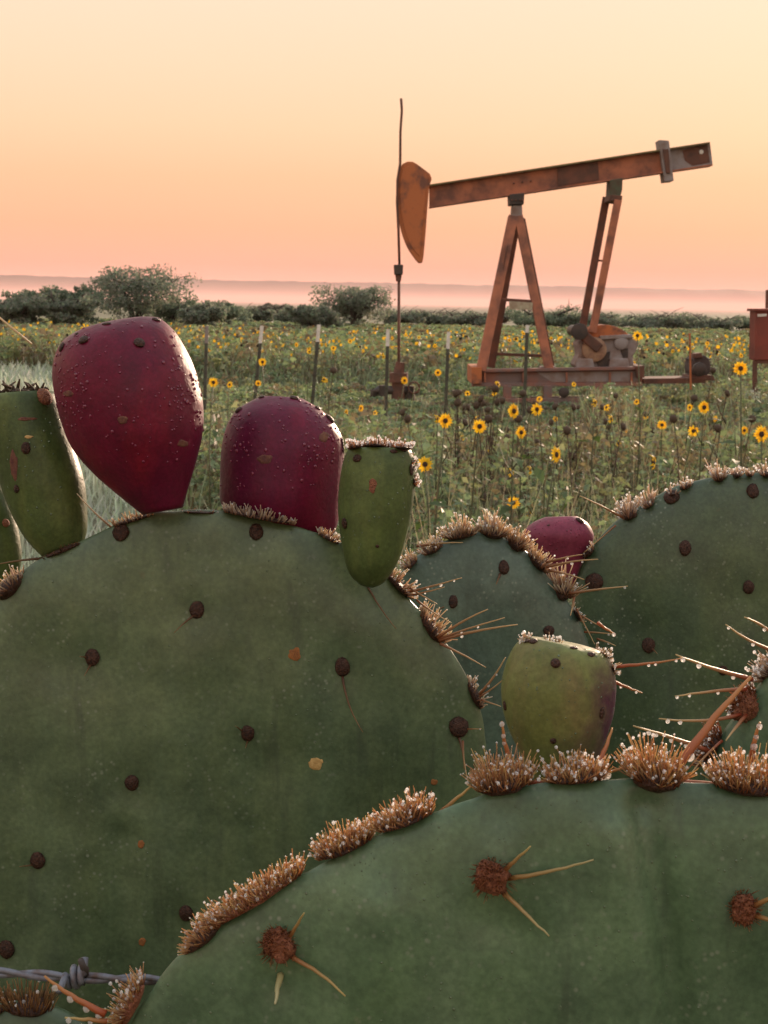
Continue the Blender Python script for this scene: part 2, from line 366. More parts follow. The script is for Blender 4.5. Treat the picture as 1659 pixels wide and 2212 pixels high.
def tree(px0, px1, ptop, pbase, D, label, cols, dens=1.0, seed=1, spread=1.0, stemmy=1.0, leaf=.2):
    rr = random.Random(seed)
    base = py_((px0+px1)/2, pbase, D); base.z = 0
    wdt = (px1-px0)/KF*D*spread; top = py_((px0+px1)/2, ptop, D).z
    e = empty('mesquite_tree', base); tag(e, label, 'tree', 'trees along the far edge of the field')
    tb = MB(); lobes = []
    ns = max(3, int(4*stemmy))
    for s in range(ns):
        a = 2*math.pi*(s+rr.random()*.6)/ns; reach = wdt*.5*rr.uniform(.35, .85); hh = top*rr.uniform(.62, .9)
        p = [base + Vector((math.cos(a)*.12, math.sin(a)*.12, -.1))]
        for k in range(1, 6):
            f = k/5; p.append(base+Vector((math.cos(a)*reach*f**1.2+rr.uniform(-.15, .15), math.sin(a)*reach*f**1.2*.8+rr.uniform(-.15, .15), hh*(f**.85))))
        tb.tube(p, [.13*(1-.8*i/5)+.015 for i in range(6)], 6)
        for k in range(2, 6):
            for q in range(3):
                b = rr.uniform(0, 6.28); ln = wdt*rr.uniform(.10, .22)
                tip = p[k]+Vector((math.cos(b)*ln, math.sin(b)*ln, ln*rr.uniform(-.15, .7)))
                tb.tube([p[k], p[k].lerp(tip, .5)+Vector((0, 0, ln*.08)), tip], [.035, .025, .01], 5); lobes.append((tip, ln*.62))
    n_extra = int(26*dens)
    for _ in range(n_extra):
        a = rr.uniform(0, 6.28); q = math.sqrt(rr.random()); zz = rr.uniform(.06, .93)
        rad = wdt*.5*math.sqrt(max(.05, 1-((zz-.36)/.62)**2))
        lobes.append((base+Vector((math.cos(a)*q*rad, math.sin(a)*q*rad*.8, zz*top)), wdt*rr.uniform(.05, .10)))
    tb.build('trunk', M['bark'], e)
    C = []; 
    for c, rad in lobes:
        k = int(62*dens*(rad/(.1*wdt))**1.2)+8
        v = rng.normal(size=(k, 3)); v /= np.linalg.norm(v, axis=1)[:, None]; v *= (rng.random((k, 1))**.5)*rad*np.array([1.15, 1.1, .8])
        C.append(np.array(c)+v)
    C = np.concatenate(C); lim = top*.985
    C[:, 2] = np.abs(C[:, 2])*lim/np.percentile(C[:, 2], 99.7); C = C[C[:, 2] > .05]
    C = C[np.abs(C[:, 0]-base.x) < wdt*.58]
    V, F, T = leaf_quads(C, rng.uniform(.6, 1.4, len(C))*leaf, hues(len(C), cols, .3))
    obj('crown', V, F, M['leaf_far'], e, False, T)
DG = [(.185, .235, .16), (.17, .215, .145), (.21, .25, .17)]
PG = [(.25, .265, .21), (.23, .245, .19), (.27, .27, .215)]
FG = [(.20, .185, .15), (.17, .165, .13), (.23, .21, .17)]  # greyed leaf tones: the haze over the distant groves is painted into them
tree(165, 420, 572, 702, 88, 'big spreading mesquite tree with airy domed crown behind the tallest red fruit', PG+DG, 1.15, 3, 1.0, 1.5, .17)
tree(10, 125, 624, 702, 84, 'low dark bush at the far left edge of the tree line', DG, 1.0, 4, 1, 1, .17)
tree(-120, 30, 655, 700, 95, 'low dark scrub cut off by the left edge of the picture', DG, .9, 5, 1, 1, .18)
tree(90, 225, 616, 703, 83, 'dark green bush tucked beside the big spreading tree', DG, 1.1, 6, 1, 1, .17)
tree(300, 440, 640, 703, 92, 'dark bush filling the right foot of the big spreading tree', DG, 1.0, 26, 1, 1, .17)
tree(415, 548, 652, 706, 98, 'rounded dark bush between the two red fruits on the skyline', DG, 1.2, 7, 1, 1, .18)
tree(545, 640, 657, 706, 128, 'pale grove left of centre, haze painted into its leaf colour', FG, 1.2, 8, 1, 1, .24)
tree(620, 700, 668, 706, 128, 'faint thicket just left of the tall thin bush, haze painted into its leaves', FG, 1.2, 18, 1, 1, .24)
tree(678, 852, 616, 710, 90, 'tall ragged bush with thin upright twigs left of the pumpjack rod', DG+PG, 1.0, 9, 1, 1.4, .17)
tree(840, 1010, 674, 710, 128, 'pale grove between pumpjack rod and left leg, haze put into its leaf colour', FG, 1.2, 10, 1, 1, .24)
tree(1000, 1110, 676, 712, 128, 'thicket with haze painted leaves behind the left leg of the pumpjack', FG, 1.2, 11, 1, 1, .24)
tree(1085, 1262, 662, 714, 105, 'dark bush seen between the pumpjack legs and pitman arms', DG, 1.2, 12, 1, 1, .19)
tree(1255, 1345, 680, 716, 118, 'small bush showing behind the gearbox', DG, 1.1, 13, 1, 1, .2)
tree(1300, 1470, 676, 716, 112, 'wide green bush on the skyline right of the gearbox', DG+PG, 1.2, 14, 1, 1, .2)
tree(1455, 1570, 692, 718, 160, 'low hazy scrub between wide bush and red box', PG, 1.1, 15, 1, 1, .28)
tree(1560, 1680, 684, 720, 108, 'dark bush just left of the red box at the edge', DG, 1.1, 16, 1, 1, .2)
tree(1660, 1800, 690, 720, 115, 'dark scrub behind the red box at the right edge', DG, 1.0, 17, 1, 1, .2)

for px0, px1, pt, D, lab in [(-20, 90, 650, 80, 'low scrub at the foot of the bush by the left edge'), (80, 200, 646, 80, 'low scrub at the left foot of the big spreading tree'), (390, 480, 664, 82, 'low scrub right of the tall red fruit'), (640, 720, 672, 84, 'low scrub at the left foot of the ragged bush'), (520, 590, 676, 104, 'low bush joining dark bush and pale grove'), (590, 690, 680, 108, 'low scrub in front of the pale grove left of the ragged bush'), (835, 905, 684, 106, 'low scrub touching the pumpjack rod'),
        (895, 985, 688, 110, 'low scrub right of the pumpjack rod'), (975, 1060, 686, 107, 'low scrub at the left pumpjack leg'), (1230, 1320, 688, 104, 'low scrub behind crank and gearbox'), (1440, 1500, 694, 108, 'low scrub right of the wide bush'), (1490, 1580, 697, 104, 'low scrub above the drive motor')]:
    tree(px0-16, px1+16, pt-12, 712, D, lab, DG+PG, 1.1, px0, 1, 1, .18)

# ------------------------------------------------------------------ grass and weeds of the field
def path_edge(y):                              # the mown, dewy strip lies left of this line
    return np.where(y < 30, -1.15 - .27*(y-9), -99.)
def scatter(n, y0, y1, pw=1.0, half=.46):
    y = y0*(y1/y0)**rng.random(n) if pw == 0 else (y0**pw+(y1**pw-y0**pw)*rng.random(n))**(1/pw)
    x = (rng.random(n)*2-1)*(half*y+1.2); return x, y
def patch(x, y, s, o=0):
    return np.array([noise.noise((a*s, b*s, o)) for a, b in zip(x, y)])

def low(x, y):
    """how tall the growth is: trampled low round the fence and the pumpjack pad, thin beyond the far edge"""
    a = np.interp(y, [0, 10.5, 13.5, 25.5, 28, 40, 46, 110], [1, 1, .30, .26, .95, .85, .25, .2])
    r = np.clip((x/np.maximum(y, 1)-.19)/.06, 0, 1)*np.interp(y, [12, 14, 25, 27], [0, .45, .45, 0])
    pump = np.clip((x+1.2)/.8, 0, 1)*np.clip((5.2-x)/.8, 0, 1)*np.clip((y-14)/1.5, 0, 1)*np.clip((25-y)/1, 0, 1)
    r2 = .55*np.clip((x-.125*y)/.35, 0, 1)*np.clip((.20*y-x)/.4, 0, 1)*np.clip((y-13)/2, 0, 1)*np.clip((21.5-y)/1, 0, 1)
    return (a+r)*(1-.62*pump)+r2
def blades(name, x, y, h, wd, tint, lean=.45, kind_label=None):
    n = len(x); a = rng.uniform(0, 2*math.pi, n); ln = rng.uniform(.1, lean, n)*h; b = rng.uniform(0, 2*math.pi, n)
    dx, dy = np.cos(a)*ln, np.sin(a)*ln; wx, wy = np.cos(b)*wd, np.sin(b)*wd; z = np.zeros(n)
    V = np.stack([np.stack([x-wx, y-wy, z], 1), np.stack([x+wx, y+wy, z], 1),
                  np.stack([x+dx*.35+wx*.8, y+dy*.35+wy*.8, h*.55], 1), np.stack([x+dx*.35-wx*.8, y+dy*.35-wy*.8, h*.55], 1),
                  np.stack([x+dx, y+dy, h], 1)], 1).reshape(-1, 3)
    i = np.arange(n)[:, None]*5
    F = np.concatenate([i+np.array([[0, 1, 2]]), i+np.array([[0, 2, 3]]), i+np.array([[3, 2, 4]])], 0)
    return V, F, np.repeat(tint, 5, axis=0)
# short dewy grass left of the fence
x, y = scatter(60000, 6.0, 30, 1.0, .5); k = x < path_edge(y)+.35*patch(x, y, .8); x, y = x[k], y[k]
V, F, T = blades('g', x, y, rng.uniform(.06, .20, len(x))*(.8+y/40), .003+.0011*y*.6, hues(len(x), [(.50, .56, .45), (.43, .50, .37), (.56, .60, .51), (.40, .47, .33)], .2), .8)
tag(obj('dewy_grass', V, F, M['grass'], None, False, T), 'short pale grass wet with dew left of the fence', 'grass', kind='stuff')
# tall grass and dry stalks of the field
x, y = scatter(90000, 3.6, 95, .55); x2, y2 = scatter(60000, 11, 30, 1.0); x, y = np.r_[x, x2], np.r_[y, y2]; k = x > path_edge(y)-.1; x, y = x[k], y[k]
p = patch(x, y, .22, 4)
h = rng.uniform(.18, .62, len(x))*(1+.5*p)*np.clip(low(x, y)*1.15, .10, 1)
g = hues(len(x), [(.25, .30, .18), (.28, .325, .20), (.22, .27, .155), (.31, .31, .21)], .25); dr = hues(len(x), [(.16, .12, .07), (.20, .155, .09), (.10, .07, .045)], .25)
sel = (rng.random(len(x)) < np.clip(.18+p*.7, .05, .75))[:, None]
V, F, T = blades('g', x, y, h, .0018+.00055*y, np.where(sel, dr, g), .5)
x3, y3 = scatter(5200, 4.2, 12.5, 1.2); k = x3 > path_edge(y3)+.2; x3, y3 = x3[k], y3[k]
V3, F3, T3 = blades('g', x3, y3, rng.uniform(.45, .98, len(x3))*(1+.3*patch(x3, y3, .4, 7)), .0013+.00028*y3, hues(len(x3), [(.26, .30, .15), (.30, .27, .17), (.20, .25, .12), (.13, .095, .06), (.36, .34, .22)], .2), .35)
V, F, T = np.concatenate([V, V3]), np.concatenate([F, F3+len(V)]), np.concatenate([T, T3])
tag(obj('field_grass', V, F, M['grass'], None, False, T), 'tall green and straw coloured grass across the sunflower field', 'grass', kind='stuff')
# leafy weeds: leaves spread up the height of unseen stems
def weeds(n, y0, y1, per, hh, lf, pw):
    x, y = scatter(n, y0, y1, pw); k = x > path_edge(y)+.1; x, y = x[k], y[k]
    p = patch(x, y, .30, 9); q = patch(x, y, .11, 2)
    hp = hh*rng.uniform(.55, 1.15, len(x))*(1+.35*q)*low(x, y)
    n = len(x); m_ = per
    f = rng.random((n, m_))**.75
    az = rng.uniform(0, 6.283, (n, m_)); rad = rng.uniform(.02, .17, (n, m_))*(1.1-.5*f)*(.8+y[:, None]*.012)
    C = np.stack([x[:, None]+np.cos(az)*rad, y[:, None]+np.sin(az)*rad, f*hp[:, None]+.02], 2).reshape(-1, 3)
    nr = np.stack([np.cos(az), np.sin(az), rng.uniform(-.9, .35, (n, m_))], 2).reshape(-1, 3); nr /= np.linalg.norm(nr, axis=1)[:, None]
    base = np.array([(.205, .265, .15), (.23, .29, .17), (.27, .28, .16), (.20, .16, .11), (.185, .25, .16)])
    pick = np.where(rng.random(n) < np.clip(.12+p*.55, 0, .6), 3, rng.integers(0, 5, n))
    tint = np.repeat(base[pick], m_, axis=0)*(1+rng.uniform(-.28, .28, (n*m_, 1)))
    S = np.repeat(lf*(.75+.5*rng.random(n))*(1+.012*y), m_)*rng.uniform(.6, 1.3, n*m_)
    V, F, T = leaf_quads(C, S, tint, nr, 1.5)
    # stalks
    st = MB(); i = np.arange(n)
    a = rng.uniform(0, 6.283, n); wd = .0022+.00035*y
    SV = np.stack([np.stack([x-wd*np.cos(a), y-wd*np.sin(a), 0*x], 1), np.stack([x+wd*np.cos(a), y+wd*np.sin(a), 0*x], 1), np.stack([x+.03*np.cos(a*3), y, hp], 1)], 1).reshape(-1, 3)
    SF = i[:, None]*3+np.array([[0, 1, 2]])
    ST = np.repeat(hues(n, [(.12, .13, .055), (.15, .13, .07)], .2), 3, axis=0)
    return np.concatenate([V, SV]), np.concatenate([F, SF+len(V)]), np.concatenate([T, ST])
parts = [weeds(2100, 3.8, 12, 52, .60, .044, 1.3), weeds(5200, 9, 34, 26, .70, .058, 1.1), weeds(9000, 27, 100, 11, .80, .12, .9)]
VV, FF, TT, b0 = [], [], [], 0
for V, F, T in parts: VV.append(V); FF.append(F+b0); TT.append(T); b0 += len(V)
tag(obj('field_weeds', np.concatenate(VV), np.concatenate(FF), M['leaf'], None, False, np.concatenate(TT)), 'leafy green weeds and sunflower foliage massed across the field', 'weeds', kind='stuff')

# ------------------------------------------------------------------ sunflowers
def head_mesh(seed, np_=17, droop=.15, R_=1.0):
    rr = random.Random(seed); mb = MB()
    for k in range(np_):
        a = 2*math.pi*(k+rr.uniform(-.25, .25))/np_; l = R_*rr.uniform(.86, 1.05); wdt = R_*rr.uniform(.15, .20); z = rr.uniform(-.08, .05)
        ca, sa = math.cos(a), math.sin(a)
        def P(r, s, h): return (ca*r-sa*s, sa*r+ca*s, h)
        c = rr.uniform(.85, 1.1); t = (.86*c, .56*c*rr.uniform(.9, 1.08), .03)
        V = [P(.26*R_, -wdt*.5, .02), P(.26*R_, wdt*.5, .02), P(.62*l, wdt, .07+z), P(.62*l, 0, .11+z), P(.62*l, -wdt, .07+z), P(l, rr.uniform(-.05, .05), -droop*rr.random()+z)]
        mb.add(V, [(0, 3, 4), (0, 1, 3), (1, 2, 3), (3, 2, 5), (4, 3, 5)], t)
    return mb
def disc_mesh(r=.34, h=.14, back=True):
    mb = MB(); n = 14; V = [(0, 0, h)]
    for rr_, z in ((.55, .92), (.92, .45), (1.0, 0)):
        for k in range(n): V.append((math.cos(2*math.pi*k/n)*r*rr_, math.sin(2*math.pi*k/n)*r*rr_, h*z))
    for k in range(n): V.append((math.cos(2*math.pi*k/n)*r*.5, math.sin(2*math.pi*k/n)*r*.5, -.22))
    F = [(0, 1+k, 1+(k+1) % n) for k in range(n)]
    for s in range(3): F += [(1+s*n+k, 1+(s+1)*n+k, 1+(s+1)*n+(k+1) % n, 1+s*n+(k+1) % n) for k in range(n)]
    mb.add(V, F); return mb
def raw(name, mb, mat, tint=False, smooth=True):
    me = mesh(name, [tuple(v) for v in mb.V], mb.F, smooth, np.array(mb.T) if tint else None); me.materials.append(mat); return me
HEADS = [raw('petals', head_mesh(s, 15+s % 5, .12+.05*(s % 3)), M['petal'], True, False) for s in range(6)]
HEADS += [raw('petals', head_mesh(20+s, 9, .5), M['petal'], True, False) for s in range(2)]
DISC = raw('flower_head', disc_mesh(), M['disc']); DEAD = []
for s in range(3):
    mb = disc_mesh(.55, .42); rr = random.Random(s)
    for k in range(12):
        a = 2*math.pi*k/12; l = rr.uniform(.7, 1.0)
        mb.add([(math.cos(a-.2)*.4, math.sin(a-.2)*.4, -.08), (math.cos(a+.2)*.4, math.sin(a+.2)*.4, -.08), (math.cos(a)*l, math.sin(a)*l, rr.uniform(-.3, .15))], [(0, 1, 2)])
    DEAD.append(raw('seed_head', mb, M['dry']))
def stem_mesh(seed):
    rr = random.Random(seed); mb = MB(); p = []
    for k in range(6):
        f = k/5; p.append((math.sin(f*3.14)*.09*math.cos(seed*2.1)+math.sin(f*7+seed)*.02*(1-f), math.sin(f*3.14)*.09*math.sin(seed*2.1)+math.cos(f*6+seed)*.02*f*(1-f), f))
    p[-1] = (0, 0, 1.0); mb.tube(p, [.011, .010, .009, .008, .0065, .005], 5)
    for k in range(3):                        # side branches
        f = rr.uniform(.45, .85); a = rr.uniform(0, 6.28); l = rr.uniform(.08, .16)
        b = Vector((math.sin(f*3+seed)*.018*f, math.cos(f*2.4+seed)*.018*f, f)); mb.tube([b, b+Vector((math.cos(a)*l*.5, math.sin(a)*l*.5, l*.4)), b+Vector((math.cos(a)*l, math.sin(a)*l, l*1.0))], [.005, .004, .003], 4)
    return raw('stem', mb, M['stem'])
STEMS = [stem_mesh(s) for s in range(4)]
DRY_STEMS = [stem_mesh(s+9) for s in range(3)]
for q_ in DRY_STEMS: q_.materials[0] = M['dry']
def leaf_mesh(seed):
    rr = random.Random(seed); mb = MB(); c = rr.uniform(.8, 1.2); t = (.085*c, .125*c, .045*c)
    V = [(0, 0, 0), (.35, -.03, .02), (.55, -.30, .03), (1.0, -.16, -.10), (1.35, 0, -.24), (1.0, .16, -.10), (.55, .30, .03), (.62, 0, -.03), (1.0, 0, -.14)]
    F = [(0, 1, 7, 6), (1, 2, 7), (7, 2, 3, 8), (7, 8, 5, 6), (8, 3, 4), (8, 4, 5)]
    V[1] = (.30, -.16, .05); mb.add(V, F, t); return raw('leaf', mb, M['leaf'], True)
LEAVES = [leaf_mesh(s) for s in range(5)]
def link(name, me, parent, loc=(0, 0, 0), rot=None, scl=1.0):
    o = bpy.data.objects.new(name, me); COL.objects.link(o); o.parent = parent; o.location = loc
    if rot is not None: o.rotation_euler = rot
    o.scale = (scl, scl, scl) if not hasattr(scl, '__len__') else scl
    return o
def sunflower(pos, size, face, kind, label, group, seed, nleaf=5, name='sunflower'):
    """pos: centre of the head (its height is the plant's height); size: radius of the head"""
    rr = random.Random(seed); h = max(.25, pos.z)
    e = empty(name, (pos.x, pos.y, 0)); tag(e, label, 'sunflower', group)
    e.scale = (h, h, h)
    link('stem', STEMS[seed % 4] if kind != 'dead' else DRY_STEMS[seed % 3], e, scl=(.62*min(1.2, .9/h), .62*min(1.2, .9/h), 1), rot=(0, 0, rr.uniform(0, 6.28)))
    for k in range(nleaf):
        f = rr.uniform(.30, .88); a = rr.uniform(0, 6.28); s = rr.uniform(.07, .125)/h*(1.15-.5*f)
        link('leaf', LEAVES[(seed+k) % 5], e, (0, 0, f), (rr.uniform(-.3, .3), rr.uniform(-.3, .5), a), s)
    q = face.to_track_quat('Z', 'Y').to_euler()
    if kind == 'bloom':
        hd = link('flower_head', DISC, e, (0, 0, 1), q, size/h); link('petals', HEADS[seed % 6], hd)
    elif kind == 'ragged':
        hd = link('flower_head', DISC, e, (0, 0, 1), q, size/h); link('petals', HEADS[6+seed % 2], hd)
    else:
        link('seed_head', DEAD[seed % 3], e, (0, 0, 1), q, size/h*1.25)
    return e
HOR = 655.0
def horizon(px): return HOR + (px-CX)*math.tan(ROLL)
def place(px, py, size_px, rad=.034):
    d = rad*2*KF/size_px
    p = pd(px, py, d)
    if p.z < .32: p = ph(px, py, .34+.1*random.random())
    if p.z > 1.42: p = pd(px, py, d*.8)
    return p
def facing(pos, yaw=0, up=.1):
    v = (EYE-pos); v.z = 0; v.normalize(); v = Matrix.Rotation(R(yaw), 3, 'Z') @ v; v.z = up; return v.normalized()
# traced heads: px, py, width in px, yaw from the camera, kind, label
big = [
 (918, 1003, 37, 5, 'bloom', 'single wide open sunflower just right of the upright green cactus fruit'),
 (1109, 1086, 31, -8, 'bloom', 'lone open sunflower directly above the dew tipped cactus rim in mid picture'),
 (962, 909, 35, 15, 'bloom', 'open sunflower with dark centre, right one of a touching pair below the wellhead'),
 (945, 905, 26, 70, 'ragged', 'half hidden sunflower touching the left side of a bigger open bloom'),
 (1110, 888, 36, 40, 'bloom', 'large bright sunflower turned up just under the pumpjack skid'),
 (1160, 884, 30, 20, 'bloom', 'sunflower beside a dark seed head below the middle of the skid'),
 (1202, 982, 40, 55, 'bloom', 'tall narrow looking sunflower turned sideways below the skid end'),
 (1036, 921, 34, 10, 'bloom', 'sunflower among brown dead stalks in the middle of the field'),
 (1126, 934, 30, 35, 'bloom', 'sunflower tilted aside right of the brown dead stalks'),
 (1600, 796, 34, 8, 'bloom', 'bright sunflower standing highest below the red box'),
 (1521, 880, 31, 25, 'bloom', 'sunflower with hanging petals right of the drive motor'),
 (1498, 931, 27, 10, 'bloom', 'round open sunflower in the right half between skid and right cactus pad'),
 (1412, 998, 40, 78, 'ragged', 'sunflower seen edge on above the right cactus pad'),
 (1146, 1016, 26, 80, 'ragged', 'thin edge on sunflower left of the tall sideways one'),
 (1645, 938, 40, 30, 'bloom', 'large sunflower at the right edge of the picture'),
 (1105, 1020, 27, 65, 'ragged', 'ragged sunflower with few petals above the lone lower bloom'),
 (1142, 1110, 24, 60, 'ragged', 'lowest ragged sunflower beside the small purple fruit'),
 (1377, 725, 24, 15, 'bloom', 'small sunflower touching the right side of the gearbox'),
 (567, 782, 20, 10, 'bloom', 'small sunflower at the second fence post from the left'),
 (461, 826, 24, 10, 'bloom', 'sunflower near the right side of the tall red fruit, lower left of its pair'),
 (946, 805, 17, 5, 'bloom', 'small round sunflower between rod and left leg of the pumpjack'),
 (874, 822, 19, 30, 'bloom', 'sunflower directly in front of the wellhead pipes'),
 (475, 906, 20, 70, 'ragged', 'sunflower seen sideways between the two red fruits'),
 (1320, 905, 24, 65, 'ragged', 'sideways sunflower left of the hanging one, below skid end'),
 (1285, 870, 24, 60, 'ragged', 'narrow sunflower below the right end of the skid'),
]
i_ = 0
for px, py, sz, yaw, kd, lab in big:
    p = place(px, py, sz); sunflower(p, .034 if p.z > .35 else sz*(p-EYE).length/KF/2, facing(p, yaw, .12), kd, lab, 'sunflowers picked out one by one', i_, 6); i_ += 1
mid = [(496,831,17),(700,820,15),(780,882,17),(748,890,13),(704,822,12),(810,892,15),(1010,850,15),(1165,862,15),(558,828,14),(640,745,11),(720,752,13),(668,760,11),
       (1310,880,20),(1335,958,18),(1430,918,22),(1608,930,20),(1490,880,17),(1545,905,15),(1075,830,17),(1068,850,14),(926,966,10),(1375,868,15),(1240,830,12),(1350,930,15),
       (1560,960,14),(1255,938,14),(1030,905,18),(1000,945,12),(890,940,12),(1470,965,12),(1395,900,14),(1520,975,12),(1200,905,12),(1060,975,12),(1290,985,13)]
ORD = ['highest', 'second highest', 'third highest', 'fourth highest', 'fifth highest', 'sixth highest', 'seventh highest', 'eighth highest', 'ninth highest', 'tenth highest']
ZONES = [(640, 'between the two red fruits'), (800, 'above the shorter red fruit'), (930, 'under the pumpjack rod'), (1040, 'just left of the pumpjack legs'), (1110, 'below the left pumpjack leg'), (1190, 'below the right pumpjack leg'),
         (1260, 'below the gearbox'), (1330, 'below the right end of the skid'), (1460, 'between gearbox and drive motor'), (1570, 'below the drive motor'), (9999, 'below the red box')]
def zone(px): return next(z for lim, z in ZONES if px < lim)
def which(item, items, what):
    same = sorted([q for q in items if zone(q[0]) == zone(item[0])], key=lambda q: (q[1], q[0]))
    if len(same) == 1: return 'only %s %s' % (what, zone(item[0]))
    k = same.index(item); return '%s %s %s' % ('lowest' if k == len(same)-1 else ORD[k], what, zone(item[0]))
for px, py, sz in mid:
    p = place(px, py, sz*1.05); sunflower(p, .034, facing(p, random.uniform(-60, 60), random.uniform(-.1, .5)), random.choice(['bloom', 'bloom', 'ragged']),
              which((px, py, sz), mid, 'mid sized yellow sunflower'), 'mid sized sunflowers in the field', i_, 4); i_ += 1
dead = [(1040,862,22),(985,850,20),(1075,868,20),(1040,870,20),(1200,878,20),(1238,880,20),(1224,930,24),(1160,955,18),(1260,945,16),(1055,905,22),(1120,905,20),(1095,945,18),(1000,1025,22),
        (965,1020,18),(1060,1040,18),(1235,985,20),(1030,1060,14),(1045,1075,16),(1140,978,20),(1345,922,22),(1455,905,22),(1550,925,22),(1625,905,20),(1480,965,14),(1395,895,14),(1300,880,16),
        (1165,1030,18),(1205,1032,18),(1250,1010,16),(1110,990,16),(1090,1010,18),(720,800,18),(880,905,22),(1060,950,18),(1410,930,16),(1500,860,18),(1570,850,20),(1540,800,16),(1330,855,14),
        (990,910,16),(1020,985,16),(940,940,16),(908,960,18),(1130,850,18),(1070,840,20),(1010,880,18),(1180,990,18),(1280,1040,18),(1310,1010,16),(1380,960,18),(1440,1000,16)]
rd_ = random.Random(5)
for _ in range(34): dead.append((round(rd_.gauss(1110, 95), 1), round(rd_.uniform(845, 1065), 1), rd_.choice([14, 16, 18, 20])))
dead = [q for q in dead if 900 < q[0] < 1660 or q[0] < 900]
ORD += ['%s highest' % q for q in ('eleventh', 'twelfth', 'thirteenth', 'fourteenth', 'fifteenth', 'sixteenth', 'seventeenth', 'eighteenth', 'nineteenth', 'twentieth', 'twenty-first', 'twenty-second', 'twenty-third', 'twenty-fourth', 'twenty-fifth', 'twenty-sixth', 'twenty-seventh', 'twenty-eighth', 'twenty-ninth', 'thirtieth')]
for px, py, sz in dead:
    p = place(px, py, sz, .030); sunflower(p, .030*1.25, facing(p, random.uniform(-90, 90), random.uniform(-.2, .6)), 'dead',
              which((px, py, sz), dead, 'withered sunflower with brown seed head'), 'withered sunflowers', i_, 2, 'withered_sunflower'); i_ += 1
cnt = 0
while cnt < 190:
    d = random.uniform(26.5, 40); x = random.uniform(-.31, .31)*d; h = random.uniform(.5, .92)
    p = Vector((x, d, h))
    if x < path_edge(d): continue
    sunflower(p, random.uniform(.034, .05), facing(p, random.uniform(-100, 100), random.uniform(-.2, .6)), random.choice(['bloom', 'ragged', 'bloom']),
              'small distant yellow sunflower in the band below the tree line', 'distant sunflowers', i_, 2); i_ += 1; cnt += 1
# the rest, past telling apart
fv = MB(); n = 0
while n < 1500:
    d = 28*(44/28)**random.random(); x = random.uniform(-.5, .5)*d; h = random.uniform(.4, .86)
    if x < path_edge(d): continue
    c = Vector((x, d, h)); f = facing(c, random.uniform(-80, 80), random.uniform(-.2, .6)); q = f.to_track_quat('Z', 'Y').to_matrix(); r_ = random.uniform(.032, .05)
    if random.random() < .25: fv.ball(c, r_*.7, u=5, v=3, t=(.035, .02, .012))
    else:
        V = [c+f*.012]+[c+q @ Vector((math.cos(k*math.pi/4)*r_*(1 if k % 2 else .72), math.sin(k*math.pi/4)*r_*(1 if k % 2 else .72), 0)) for k in range(8)]
        b = random.uniform(.8, 1.1); fv.add(V, [(0, 1+k, 1+(k+1) % 8) for k in range(8)], (.80*b, .50*b, .03))
    n += 1
tag(fv.build('sunflower_heads', M['petal'], None, False, True), 'mass of tiny far sunflower heads thinning to a yellow haze under the trees', 'sunflowers', kind='stuff')

# ------------------------------------------------------------------ pumpjack
YP = 23.0
def zu(u, v): return 796.3+u*.52, 165.9+v*.52            # working coordinates of the enlarged view
def Q(u, v, Y=YP): a, b = zu(u, v); return py_(a, b, Y)
def pris(name, pts, y0, y1, mat, parent, bev=.006, smooth=False):
    mb = MB(); P = [Q(u, v, y0) for u, v in pts]; mb.prism(P, (0, y1-y0, 0)); o = mb.build(name, mat, parent, smooth)
    if bev: bevel(o, bev)
    return o
def bar(name, a, b, wd, th, mat, parent, ya=YP, yb=YP, bev=.006):
    """square bar between two picked points"""
    A, B = Q(*a, ya), Q(*b, yb); d = (B-A).normalized(); s = d.cross(Vector((0, 1, 0))).normalized(); t = s.cross(d).normalized()
    mb = MB(); mb.prism([A+s*wd/2+t*th/2, A-s*wd/2+t*th/2, A-s*wd/2-t*th/2, A+s*wd/2-t*th/2], B-A)
    o = mb.build(name, mat, parent, False)
    if bev: bevel(o, bev)
    return o
def lathe_y(name, c, prof, mat, parent, k=20):           # prof: (radius, dy)
    mb = MB(); V = []; 
    for r_, dy in prof:
        for j in range(k): V.append(Vector(c)+Vector((math.cos(2*math.pi*j/k)*r_, dy, math.sin(2*math.pi*j/k)*r_)))
    F = [(i*k+j, i*k+(j+1) % k, (i+1)*k+(j+1) % k, (i+1)*k+j) for i in range(len(prof)-1) for j in range(k)]
    F += [tuple(range(k))[::-1], tuple((len(prof)-1)*k+j for j in range(k))]
    mb.add(V, F); o = mb.build(name, mat, parent, True); bevel(o, .004); return o
pj = empty('pumpjack', Vector((Q(700, 1300).x, YP, 0)))
tag(pj, 'rusty red oil pumpjack with horsehead and tilted walking beam standing in the field', 'pumpjack')
hd = [(128, 378), (150, 356), (182, 352), (225, 380), (262, 414), (252, 460), (244, 550), (236, 660), (224, 770), (206, 771), (188, 748), (160, 705), (136, 640), (120, 560), (115, 480), (119, 420)]
hp = spl(hd, 44)
head = pris('horsehead', [tuple(p) for p in hp], YP-.16, YP+.16, M['rust_orange'], pj, .012)
pris('face_plate', [(140, 384), (182, 364), (222, 392), (248, 420), (238, 470), (230, 560), (222, 660), (213, 745), (196, 730), (168, 690), (148, 630), (134, 555), (130, 480), (132, 420)], YP-.175, YP-.158, M['rust_orange'], head, .004)
